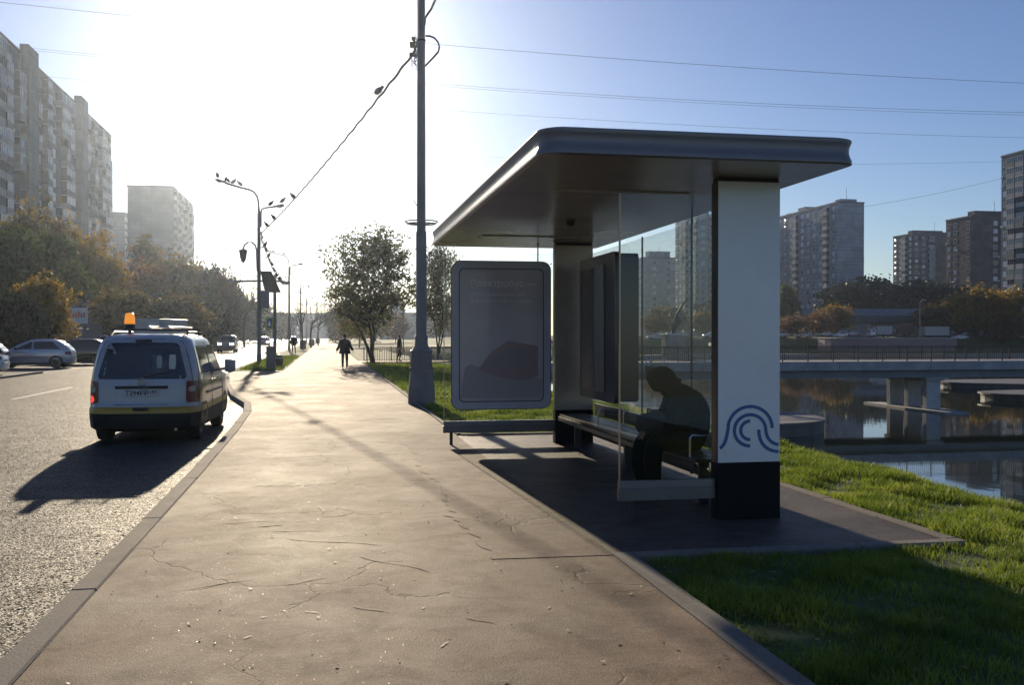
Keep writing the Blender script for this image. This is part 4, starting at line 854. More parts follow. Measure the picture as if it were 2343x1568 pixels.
# triangle sticker with letter in the rear window
def RP(x, z, off): return vb.rear(x, z, off)
m = MB(); m.add([RP(-.69+.04,1.50,.010),RP(-.42,1.50,.010),RP(-.52,1.665,.012)], [(0,1,2)]); st_ = m.build('window_sticker', mat('sticker_grey', (.30,.31,.32), .5), rw)
text('Ш', 'sticker_letter', -.575, RP(-.53,1.55,.020)[1], 1.515, .09, M_ink, st_, bold=.003, rot=(R(78),0,0))
m = MB()
for i in range(9): m.tube([RP(.16+i*.016,1.25,.006),RP(.15+i*.016,1.48,.006)], .0016, 4)
for i in range(13): m.tube([RP(.16,1.26+i*.018,.006),RP(.29,1.26+i*.018,.006)], .0016, 4)
m.build('cargo_grille', M_metal, rw)
m = MB(); patch(m, lambda a, b: vb.rear(a, b, .005), lambda z: (.42,.53), 1.24, 1.48, .01, 3, 3); patch(m, lambda a, b: vb.rear(a, b, .005), lambda z: (.22+.2*(1.46-z)*.2,.31), 1.26, 1.46, .01, 3, 3); m.build('painted_cab_daylight', mat('cab_daylight_paint', (.55,.56,.5), .5), rw)  # pale patches on the opaque window paint in daylight showing through the cab
m = MB()
m.tube([RP(x_, z_, .004) for x_, z_ in [(-.79,.68),(-.80,.95),(-.775,1.2),(-.70,1.5),(-.62,1.70),(-.3,1.735),(.3,1.735),(.62,1.70),(.70,1.5),(.775,1.2),(.80,.95),(.79,.68),(.4,.655),(-.4,.655),(-.79,.68)]], .005, 4, False)
m.tube([vb.side(1.68,z_,1,.002) for z_ in np.linspace(.4,1.68,8)], .005, 4); m.tube([vb.side(3.1-.0*z_,z_,1,.002) for z_ in np.linspace(.4,1.05,5)], .005, 4); m.tube([vb.side(.9,z_,1,.002) for z_ in np.linspace(.75,1.6,5)], .004, 4)
m.build('panel_gap', M_black, van)
m = MB(); m.tube([RP(-.02,1.10,.03), RP(.20,1.14,.03), RP(.42,1.19,.025)], .009, 5); m.tube([RP(-.02,1.07,.02), RP(-.02,1.12,.035)], .02, 6); m.build('wiper', M_black, van)
MB().tube([(.55,-.03,.24),(.55,.1,.24)], .025, 8).build('exhaust', M_metal, van)
# rack, beacon
m = MB()
for y in (.75, 2.0): m.tube([(-.66,y,1.90),(.66,y,1.90)], .018, 6); m.tube([(-.62,y,1.80),(-.62,y,1.90)], .018, 6); m.tube([(.62,y,1.80),(.62,y,1.90)], .018, 6)
m.build('roof_rack', M_dark, van)
m = MB()
for x_ in (.02,.34): m.tube([(x_,.55,1.945),(x_,2.95,1.945)], .02, 6)
for i in range(9): m.tube([(.02,.65+i*.27,1.945),(.34,.65+i*.27,1.945)], .013, 6)
m.build('ladder', M_metal, van)
M_amber = mat('amber_lens', (.85,.28,.02), .25, emit=(1,.33,.03), es=.55)
b_ = MB().lathe([(.095,1.915),(.09,1.99),(.085,2.0)], 18, (-.36,.85,0)).build('beacon_base', M_black, van, smooth=40)
MB().lathe([(.088,2.0),(.082,2.10),(.072,2.17),(.055,2.185),(.02,2.19)], 18, (-.36,.85,0)).build('beacon_dome', M_amber, b_, smooth=40)
MB().tube([(-.36,.85,1.80),(-.36,.85,1.92)], .03, 8).build('beacon_stem', M_black, b_)

PROF = {
 'hatch': [(.20,.15,4.15,.78),(.30,.02,4.32,.86),(.55,.0,4.36,.89),(.75,.03,4.33,.90),(.92,.06,4.2,.885),(.99,.10,3.55,.87),(1.05,.14,3.30,.85),(1.30,.40,2.85,.76),(1.47,.62,2.45,.67),(1.56,.85,2.2,.58),(1.60,1.1,1.95,.42)],
 'sedan': [(.18,.15,4.4,.76),(.28,.02,4.55,.84),(.52,.0,4.6,.87),(.70,.03,4.56,.88),(.88,.08,4.35,.865),(.95,.55,3.6,.85),(1.0,.85,3.40,.83),(1.20,1.25,2.95,.74),(1.36,1.6,2.55,.66),(1.43,1.85,2.3,.50)],
 'jeep': [(.28,.10,4.3,.80),(.36,.02,4.45,.90),(.65,.0,4.5,.93),(.95,.03,4.45,.93),(1.10,.05,4.35,.92),(1.16,.07,3.55,.90),(1.22,.08,3.3,.89),(1.60,.20,2.95,.80),(1.76,.30,2.75,.74),(1.82,.5,2.6,.6)]}
def car(name, label, kind, paint, loc, rz, lit=False, group=None, roofrail=False):
    P_ = PROF[kind]; bd = Body(P_, 4.2, 10); t = thing(name, label, 'car', loc, rz, group); top = P_[-1][0]; belt = P_[5][0]+.02; L_ = P_[2][2]; r = .33 if kind != 'jeep' else .37
    _, yr, yf, w_ = interp(P_, belt)
    bd.mesh((.30,)).build('body', [M_black, paint], t, smooth=35)
    z1 = top-.12
    m = MB(); patch(m, bd.rear, lambda z: (-.68+.12*(z-belt)/.4, .68-.12*(z-belt)/.4), belt+.06, z1, .05, 8, 6); m.build('rear_window', M_cargl, t)
    m = MB(); patch(m, bd.front, lambda z: (-.70+.14*(z-belt)/.4, .70-.14*(z-belt)/.4), belt+.04, z1, .05, 8, 6); m.build('windscreen', M_cargl, t)
    for sg in (-1,1):
        m = MB()
        def rg(z):
            _, a0, a1, _w = interp(P_, z); return a0+.42, a1-.42
        patch(m, lambda a, b: bd.side(a, b, sg), lambda z: (rg(z)[0], 1.95), belt+.04, z1-.02, .03, 8, 6); patch(m, lambda a, b: bd.side(a, b, sg), lambda z: (2.02, max(2.05, rg(z)[1])), belt+.04, z1-.02, .03, 8, 6); m.build('side_window', M_cargl, t)
        m = MB(); patch(m, bd.rear, lambda z: (.52,.84) if sg > 0 else (-.84,-.52), belt-.26, belt-.10, .03, 6, 4); m.build('tail_light', M_red, t)
        m = MB(); patch(m, bd.front, lambda z: (.42,.80) if sg > 0 else (-.80,-.42), belt-.34, belt-.17, .04, 6, 5); m.build('headlight', M_lamp if lit else M_chrome, t)
        p_ = Vector(bd.side(yf-.65, belt+.02, sg)); x0, x1 = sorted((p_.x+sg*.04, p_.x+sg*.22)); MB().bbox(x0,x1,p_.y-.06,p_.y+.05,p_.z,p_.z+.13,.03).build('mirror', M_black, t, smooth=40)
        arches(bd, (.78, L_-.85), r, sg).build('wheel_arch', M_black, t)
        MB().tube([bd.side(y, .60, sg, .01) for y in np.linspace(1.2, L_-1.3, 8)], .015, 5).build('side_moulding', M_black, t)
    wheels(t, P_[3][3]-.045, (.78, L_-.85), r, M_rim)
    m = MB(); patch(m, bd.front, lambda z: (-.40,.40), .42, .60, .03, 6, 4); m.build('grille', M_black, t)
    MB().bbox(-.25,.25,-.018,.02,.62,.73,.004).build('number_plate', MATS['plate_white'], t)
    return t
def paint(n_, c, **k): return mat('paint_'+n_, c, .25, k.get('metal', .3), var=.03, coat=.7)
Psil, Pblk, Pwht, Pred, Pgry, Pbei, Pora = paint('silver', (.42,.44,.48)), paint('black', (.02,.022,.028)), paint('white', (.68,.68,.70), metal=0), paint('red', (.28,.02,.02)), paint('graphite', (.09,.095,.10)), paint('beige', (.5,.47,.42), metal=0), paint('orange', (.75,.28,.12), metal=0)
RZ = -.12
q = G(172,842,RZ); silver = car('parked_car', 'silver hatchback parked side-on in the lot left of the van', 'hatch', Psil, (q.x, q.y, RZ), R(90), group='cars parked across the road')
q = G(228,836,RZ); car('parked_car', 'black hatchback just behind the silver one, partly hidden by the van', 'hatch', Pblk, (q.x+.3, q.y+2.2, RZ), R(90), group='cars parked across the road')
q = G(250,832,RZ); car('parked_car', 'dark grey estate mostly hidden behind the van, right of the black hatchback', 'jeep', Pgry, (q.x+.8, q.y+6.5, RZ), R(90), group='cars parked across the road')
q = G(33,846,RZ); car('parked_car', 'dark car cut by the left picture edge, its tail edge shining', 'hatch', Pblk, (q.x, q.y-1, RZ), R(90), group='cars parked across the road')
q = G(16,858,RZ); car('parked_car', 'white car of which only the rear corner shows at the left edge', 'sedan', Pwht, (q.x, q.y, RZ), R(90), group='cars parked across the road')
q = G(516,808,RZ); car('oncoming_car', 'boxy dark off-road car driving toward the viewer with lit headlights', 'jeep', Pgry, (q.x, q.y+4.5, RZ), R(180), True)
q = G(607,793,RZ); car('oncoming_car', 'red car driving toward the viewer farther up the road', 'hatch', Pred, (q.x, q.y, RZ), R(180), True)
q = G(472,801,RZ); car('parked_car', 'black car parked at the far kerb left of the oncoming off-road car', 'sedan', Pblk, (q.x, q.y, RZ), R(178), group='cars parked along the far kerb')
q = G(440,797,RZ); car('parked_car', 'dark grey car parked beyond the van, farther left at the far kerb', 'hatch', Pgry, (q.x, q.y, RZ), R(178), group='cars parked along the far kerb')
q = G(640,783,RZ); car('distant_car', 'dark car far up the road between the first two lamp posts', 'hatch', Pgry, (-7.2, 230, RZ), R(180), True)
def box_truck(label, loc, rz, cabm, boxm, L_=6.4, H_=2.75, W_=1.1):
    t = thing('box_truck', label, 'truck', loc, rz)
    b_ = MB().bbox(-W_,W_,0,L_*.72,.75,H_,.03).build('cargo_box', boxm, t); MB().bbox(-W_-.01,W_+.01,-.015,.02,.75,H_,.01).build('rear_door', boxm, b_)
    MB().bbox(-W_-.012,W_+.012,-.02,L_*.72+.01,H_,H_+.04,.01).build('roof_edge', M_metal, b_)
    cb = Body([(.45,L_*.73,L_-.02,.95),(.7,L_*.73,L_,1.0),(1.15,L_*.73,L_,1.0),(1.3,L_*.73,L_-.05,.99),(1.95,L_*.73,L_-.4,.92),(2.1,L_*.74,L_-.6,.85)], 6, 8)
    c_ = cb.mesh().build('cab', cabm, t, smooth=35); m_ = MB(); patch(m_, cb.front, lambda z: (-.8,.8), 1.3, 1.95, .05, 6, 5)
    for sg in (-1,1): patch(m_, lambda a, b: cb.side(a, b, sg), lambda z: (L_*.80, L_-.55), 1.3, 1.9, .05, 5, 5)
    m_.build('cab_window', M_cargl, c_); MB().box(-.4,.4,.2,L_-.4,.5,.74).build('chassis', M_black, t)
    wheels(t, .98, (L_*.2, L_*.84), .42, M_rim); return t
q = AD(305, 790, 64); box_truck('white box truck parked ahead of the van across the road', (q.x+.6, q.y, -.12), R(-14), Pwht, mat('truck_box', (.36,.38,.40), .5, var=.08), 6.6, 2.85)

# far bank traffic
def yfar(x): return 130 + 95*float(sstep(8,85,np.array(x))) - 10*float(sstep(120,260,np.array(x)))
FZ = 1.5
def onfar(px, back=20):
    for d in np.arange(120, 400, .5):
        p = AD(px, 770, d)
        if p.y > yfar(p.x)+back: return Vector((p.x, p.y, float(hgt(p.x, p.y))+.03))
fg = 'cars parked on the far bank'
def farcar(px, back, proto, lb, pm, rz):
    p = onfar(px, back); c = dup(proto, lb, p, rz); c['group'] = fg; c.name = 'parked_car'
    for ch in c.children:
        if ch.name.startswith('body'): 
            ch.data = ch.data.copy(); ch.data.materials[1] = pm
    return c
sed = car('parked_car', 'white sedan on the far bank, first right of the pillar', 'sedan', Pwht, onfar(1832, 18), R(82), group=fg)
for px_, bk, pr, lb, pm, rz in ((1803,22,silver,'pale silver hatchback on the far bank beside the pillar edge',Psil,80),(1856,24,sed,'small white car on the far bank just left of the granite wall',Pwht,95),
    (1905,26,sed,'beige car behind the left end of the granite wall',Pbei,92),(1938,22,silver,'white hatchback above the granite wall, left of the white lorry',Pwht,92),(1968,30,sed,'silver sedan parked behind the granite wall by the lorry nose',Psil,93),
    (2214,14,sed,'white sedan on the far bank right of the shipping box truck',Pwht,88),(2240,30,silver,'dark hatchback in the shade of the autumn trees',Pgry,85),(2270,16,silver,'pale silver hatchback on the far bank between two autumn trees',Psil,270),
    (2300,34,sed,'grey sedan in the back row under the yellow trees',Pgry,88),(2322,30,silver,'second grey hatchback in the back row under the yellow trees',Pgry,91),(2336,14,silver,'orange hatchback at the right picture edge on the far bank',Pora,268),
    (1520,14,sed,'white car on the far bank seen through the shelter glass',Pwht,90),(1645,16,silver,'white hatchback on the far bank seen through the glass beside the pillar',Pwht,90),(1560,26,silver,'silver car on the far bank behind the kiosk',Psil,90)):
    farcar(px_, {14:9,16:10,18:10,22:11,24:11,26:12,30:14,34:15}.get(bk,bk), pr, lb, pm, R(rz))
p = onfar(2112, 10); box_truck('long pale box truck parked on the far bank', p, R(-92), mat('paint_maroon', (.06,.02,.02), .4), mat('truck_box_pale', (.40,.41,.40), .55, var=.1), 9.5, 3.0)
p = onfar(2036, 11); box_truck('white lorry with a long pale box behind the granite wall', p, R(95), Pwht, mat('truck_box', (.36,.38,.40), .5), 6.5, 2.9)
p = onfar(2084, 15); box_truck('dark red lorry parked between the white lorry and the pale box truck', p, R(88), bpy.data.materials['paint_maroon'], mat('maroon_box', (.07,.03,.03), .5), 6.0, 3.0)
# ---------------- trees ----------------
L_green = leafmat('leaf_green', (.02,.045,.012), (.10,.13,.025), .45, .5)
L_dark = leafmat('leaf_dark', (.014,.024,.012), (.035,.05,.02), .3, .5)
L_yel = leafmat('leaf_yellow', (.10,.09,.015), (.48,.29,.04), .5, .45)
L_ora = leafmat('leaf_rust', (.08,.045,.022), (.27,.14,.05), .45, .45)
L_mix = leafmat('leaf_turning', (.03,.05,.015), (.28,.17,.03), .45, .4)
M_bark = mat('bark', (.045,.035,.03), .9, var=.3, vscale=6, bump=.5, bscale=15)
def tree_proto(kind, H_, W_, base_, leafm, lsize, nclump, per, seed, stems=1, droop=0.0, bare=False, sig=.34, fill=0.5):
    rr = random.Random(seed); rs = np.random.RandomState(seed)
    t = bpy.data.objects.new(kind, None); COL.objects.link(t); m_ = MB(); tips = []
    def branch(p, d, L0, r, lv):
        pts = [p]; n_ = 4
        for i in range(n_):
            d = (d + Vector((rr.uniform(-.22,.22), rr.uniform(-.22,.22), rr.uniform(-.05,.14) - droop*lv*.12))).normalized(); p = p + d*(L0/n_); pts.append(p)
            if lv >= 1: tips.append(p)
        m_.tube(pts, [r*(1-.55*i/n_) for i in range(n_+1)], 6 if lv < 2 else 4, False)
        if lv < 3:
            k = (5,4,3)[lv]
            for i in range(k):
                a = rr.uniform(0, 6.28); q_ = pts[rr.choice((2,3,4,4))] if lv else pts[-1] - (pts[-1]-pts[2])*rr.random()*.9
                sp_ = rr.uniform(.45,.95); nd = (d*(1-sp_*.6) + Vector((math.cos(a)*sp_, math.sin(a)*sp_, rr.uniform(.0,.35)))).normalized()
                branch(q_, nd, L0*rr.uniform(.5,.72), r*.5, lv+1)
        elif bare:
            for i in range(3):
                nd = (d + Vector((rr.uniform(-.7,.7),)*1 + (rr.uniform(-.7,.7), rr.uniform(-.1,.6)))).normalized(); m_.tube([pts[-1-i], pts[-1-i]+nd*L0*.8], [r*.3, r*.12], 3, False)
    for s_ in range(stems):
        a = s_*6.28/stems+.3; branch(Vector((.08*s_,0,-.1)), Vector((math.cos(a)*.20*(stems>1), math.sin(a)*.20*(stems>1), 1)).normalized(), H_*.42, H_*.022/(stems**.4), 0)
    m_.build('trunk', M_bark, t, smooth=True)
    T = np.array([list(p) for p in tips]); 
    # ellipsoid crown limits
    cz = base_ + (H_-base_)/2; hz = (H_-base_)/2
    if len(T): T[:,2] = base_ + (T[:,2]-T[:,2].min())/(T[:,2].max()-T[:,2].min()+1e-6)*(H_*.99-base_)
    # remap tips into crown ellipsoid extents
    ex = np.abs(T[:,:2]).max()+1e-6; T[:,:2] *= (W_/2*.92)/ex; 
    k1 = int(nclump*(1-fill)); C = T[rs.randint(0, len(T), k1)] + rs.normal(0, sig*.8, (k1,3))
    k2 = nclump-k1; u = rs.normal(size=(k2,3)); u /= np.linalg.norm(u,axis=1)[:,None]; rad = rs.uniform(.45,1.0,k2)**.7
    lob = 1 + .22*np.sin(u[:,0]*5+seed)*np.sin(u[:,1]*4+seed*2) + .15*np.sin(u[:,2]*7+seed*3)
    E_ = u*(rad*lob)[:,None]*np.array([W_/2*.95, W_/2*.95, hz]); E_[:,2] += cz; top = E_[:,2]-cz; E_[:,:2] *= (1-.25*np.clip(top/hz,0,1)**2)[:,None]
    C = np.concatenate([C, E_]) if not bare else C
    N = len(C)*per; c = np.repeat(C, per, 0); sg_ = rs.uniform(.5,1.4,len(C)).repeat(per)
    P = c + rs.normal(0,1,(N,3))*sig*sg_[:,None]*np.array([1,1,.75]); P[:,2] -= droop*np.abs(rs.normal(0,.25,N))
    a = rs.normal(size=(N,3)); a /= np.linalg.norm(a,axis=1)[:,None]; b = np.cross(a, rs.normal(size=(N,3))); b /= np.linalg.norm(b,axis=1)[:,None]
    s1 = lsize*rs.uniform(.6,1.3,N)[:,None]; A = a*s1; B = b*s1*.5
    V = np.stack([P-A, P+B*.9-A*.1, P+A, P-B*.9+A*.1], 1).reshape(-1,3); i0 = np.arange(N)*4; F = np.stack([i0,i0+1,i0+2,i0+3],1)
    npmesh('crown', V, F, leafm, t); t['h'] = H_; t['w'] = W_
    return t
protos = {}
protos['willow'] = tree_proto('broadleaf_tree', 8.4, 6.2, 1.9, leafmat('leaf_olive', (.05,.06,.015), (.16,.15,.05), .5, .8), .125, 520, 20, 3, 3, .7, sig=.27, fill=.6)
protos['green'] = tree_proto('broadleaf_tree', 11, 9, 2.2, L_green, .34, 420, 26, 5, 1, sig=.6)
protos['green2'] = tree_proto('broadleaf_tree', 11, 8, 1.5, L_mix, .34, 420, 24, 6, 1, sig=.6)
protos['yellow'] = tree_proto('autumn_tree', 10, 8, 1.6, L_yel, .30, 380, 24, 8, 1, sig=.55)
protos['rust'] = tree_proto('autumn_tree', 10, 9, 1.8, L_ora, .30, 320, 22, 9, 1, sig=.6)
protos['dark'] = tree_proto('broadleaf_tree', 12, 10, 1.0, L_dark, .42, 420, 26, 11, 1, sig=.75)
protos['poplar'] = tree_proto('poplar_tree', 14, 5, 1.5, L_mix, .30, 320, 20, 12, 1, sig=.45)
protos['bare'] = tree_proto('bare_tree', 9, 6.5, 2.5, L_ora, .12, 120, 4, 14, 1, bare=True)
protos['bush'] = tree_proto('bush', 4, 6, .1, L_dark, .22, 360, 26, 15, 1, sig=.4)
used_p = set()
TREES = [ # kind, px, top py, depth, width px, ground z, label
 ('willow',850,527,61,235,0,'broad young tree with wind-bent leafy branches behind the railing, left of the tall pole'),
 ('willow',1003,560,74,125,0,'leafy tree between the tall pole and the far poster panel'),
 ('green',15,545,95,200,-.12,'dark green tree at the left edge below the long apartment slab'),
 ('green2',70,498,118,170,-.12,'tall tree with yellowing top in front of the long apartment slab'),
 ('green',125,556,104,150,-.12,'green tree between the two yellowing ones at the foot of the long slab'),
 ('yellow',180,527,126,120,-.12,'tall yellow tree before the right part of the long apartment slab'),
 ('yellow',100,640,73,130,-.12,'low golden tree beside the red canopied shop'),
 ('bush',30,695,68,150,-.12,'dark green bush above the parked cars at the left edge'),
 ('yellow',238,585,122,110,-.12,'yellow tree at the right end of the long apartment slab'),
 ('rust',285,610,140,130,-.12,'rust coloured tree below the gap between slab and tower'),
 ('poplar',333,535,165,75,-.12,'tall slender autumn tree in front of the blank tower wall'),
 ('rust',350,618,138,120,-.12,'rust coloured tree at the foot of the blank tower wall'),
 ('green2',402,603,150,130,-.12,'mixed green and rust tree below the right edge of the tower'),
 ('green2',452,618,158,110,-.12,'dense tree just right of the tower'),
 ('dark',492,628,150,90,-.12,'dark tree right of the dense one, above the black parked car'),
 ('dark',525,655,185,80,-.12,'dark tree behind the oncoming off-road car'),
 ('bare',530,612,120,90,-.12,'bare tree whose twigs show under the gantry mast'),
 ('bare',560,650,150,90,-.12,'bare tree directly left of the first street lamp'),
 ('dark',560,690,230,80,-.12,'distant dark tree left of the first lamp post'),
 ('rust',215,680,112,120,-.12,'low rust tree right of the shop sign'),
 ('green2',270,672,100,130,-.12,'low tree behind the box truck'),
 ('dark',340,680,108,140,-.12,'dark low tree above the van ladder'),
 ('green2',415,685,112,130,-.12,'low tree above the van mirror'),
 ('dark',478,690,125,110,-.12,'dark low tree above the black parked car'),
 ('dark',600,700,260,60,-.12,'distant dark tree just right of the first lamp post'),
 ('bare',690,688,118,70,0,'bare tree on the verge, nearest of three beyond the second lamp'),
 ('bare',712,693,138,60,0,'bare tree on the verge, middle of three beyond the second lamp'),
 ('bare',728,705,165,45,0,'bare tree on the verge, farthest of three beyond the second lamp'),
 ('dark',645,720,300,60,0,'far dark tree between the second and third lamps'),
 ('dark',768,708,240,50,0,'dark tree near the end of the sidewalk, right side'),
 ('green2',795,700,190,60,0,'turning tree right of the sidewalk above the walking man'),
 ('yellow',822,715,140,55,0,'small yellow tree left of the trunk of the wind-bent tree'),
 ('green2',850,705,210,80,0,'distant tree behind the trunk of the wind-bent tree'),
 ('rust',905,722,230,60,0,'distant rust tree behind the railing'),
 ('rust',1500,722,262,75,1.5,'rust coloured tree on the far bank seen through the shelter glass'),
 ('green2',1535,705,290,80,1.5,'olive tree on the far bank behind the rust one, seen through the glass'),
 ('yellow',1610,715,275,60,1.5,'yellow tree on the far bank seen through the glass beside the pillar'),
 ('dark',1640,690,320,90,1.5,'dark tree on the far bank half hidden by the pillar'),
 ('green',1802,660,300,55,1.5,'narrow green tree on the far bank hugging the pillar edge'),
 ('rust',1828,722,255,100,1.5,'low rust tree above the white sedan on the far bank'),
 ('rust',1880,718,262,90,1.5,'low rust tree at the left end of the granite wall'),
 ('yellow',1912,700,268,75,1.5,'yellowish tree in front of the blank end wall'),
 ('dark',1945,655,345,130,1.5,'dark tree at the right foot of the blank end wall'),
 ('dark',2005,648,350,140,1.5,'tallest dark tree in the gap between the towers'),
 ('dark',2065,662,340,140,1.5,'dark tree below the left brown tower'),
 ('dark',2125,655,335,140,1.5,'dark tree between the two brown towers'),
 ('dark',2185,668,325,130,1.5,'dark tree below the right brown tower'),
 ('green2',2135,702,285,90,1.5,'olive tree above the long pale box truck'),
 ('green2',2185,692,280,90,1.5,'olive tree just left of the big golden tree'),
 ('yellow',2250,660,262,150,1.5,'big golden tree near the right edge of the far bank'),
 ('yellow',2325,664,268,130,1.5,'golden tree cut by the right picture edge'),
 ('rust',2295,700,256,90,1.5,'low rust tree between the two golden trees'),
 ('dark',1365,715,300,90,1.0,'dark tree beyond the water behind the display cabinet'),
 ('rust',1060,735,330,120,0,'distant rust tree behind the poster panel'),
]
for kd, px, ty, dep, wpx, gz, lb in TREES:
    pr = protos[kd]; H_ = (768-ty)/FPX*dep + CAMZ - gz; W_ = wpx/FPX*dep; p = AD(px, 768, dep)
    if dep > 200 and p.x > 20: gz = float(hgt(p.x, p.y))
    if kd in used_p: t = dup(pr)
    else: t = pr; used_p.add(kd)
    t.location = (p.x, p.y, gz); t.rotation_euler = (0,0,(px*.37) % 6.28 if kd != 'willow' else (0 if px < 900 else 2))
    if kd == 'bare': H_ *= 1.45; W_ *= 1.3
    t.scale = (W_/pr['w']*1.0, W_/pr['w']*1.0, H_/pr['h']*1.02)
    tag(t, lb, 'bush' if kd == 'bush' else 'tree', 'trees along the street' if p.x < 20 else 'trees on the far bank')
for kd, pr in protos.items():
    if kd not in used_p: pass
# ---------------- buildings ----------------
M_win = [mat('window_dark', (.03,.035,.04), .12, spec=.8), mat('window_frame_white', (.62,.64,.67), .5)]
M_winp = mat('window_painted_reflection', (.62,.66,.72), .15, spec=.8)  # pale base colour paints a bright reflection into some panes
def win_mb(w_=1.5, h_=1.45):
    m_ = MB(); m_.box(-w_/2,w_/2,-.02,.02,0,h_); m_.cm = 1
    for x0, x1 in ((-w_/2-.05,-w_/2+.05),(-.04,.04),(w_/2-.05,w_/2+.05)): m_.box(x0,x1,-.05,.05,-.05,h_+.05)
    m_.box(-w_/2+.05,-.04,-.05,.05,-.05,.05); m_.box(.04,w_/2-.05,-.05,.05,-.05,.05); m_.box(-w_/2+.05,-.04,-.05,.05,h_-.05,h_+.05); m_.box(.04,w_/2-.05,-.05,.05,h_-.05,h_+.05); return m_
def balc_mb(w_=3.0, d_=1.1):
    m_ = MB(); m_.cm = 0; m_.box(-w_/2,w_/2,0,d_,-.75,.35); m_.cm = 1; m_.box(-w_/2+.06,w_/2-.06,0,d_-.05,.35,1.75); m_.cm = 2
    for i in range(4): x = -w_/2+.06+i*(w_-.12)/3; m_.box(x-.05,x+.05,d_-.05,d_,.35,1.75)
    m_.box(-w_/2,w_/2,0,d_+.02,1.75,1.85); m_.box(-w_/2-.03,w_/2+.03,0,d_+.03,-.87,-.75); return m_
def meshof(mb_, name, mats):
    o = mb_.build(name, mats); me = o.data; bpy.data.objects.remove(o); return me
M_par = [mat('balcony_parapet', (.26,.27,.29), .7, var=.15), mat('balcony_glazing', (.05,.06,.07), .15, spec=.8), mat('balcony_frame', (.42,.43,.45), .5)]
M_par2 = [mat('balcony_parapet_dark', (.10,.11,.12), .7), MATS['balcony_glazing'], MATS['balcony_frame']]
ME_w = meshof(win_mb(), 'window', M_win); ME_w2 = meshof(win_mb(), 'window', [M_winp, M_win[1]]); ME_b = meshof(balc_mb(), 'balcony', M_par); ME_b2 = meshof(balc_mb(), 'balcony', M_par2)
M_par3 = [mat('balcony_parapet_pale', (.42,.42,.42), .7), mat('balcony_shade', (.03,.03,.035), .8), MATS['balcony_parapet']]
ME_b3 = meshof(balc_mb(2.6,.9), 'balcony', M_par3); ME_ac = meshof(MB().bbox(-.4,.4,-.05,.32,0,.55,.03), 'air_conditioner', mat('ac_casing', (.5,.5,.48), .5))
def arrays(me):
    V = np.zeros(len(me.vertices)*3); me.vertices.foreach_get('co', V); F = np.array([list(p.vertices) for p in me.polygons]); M_ = np.array([p.material_index for p in me.polygons]); return V.reshape(-1,3), F, M_
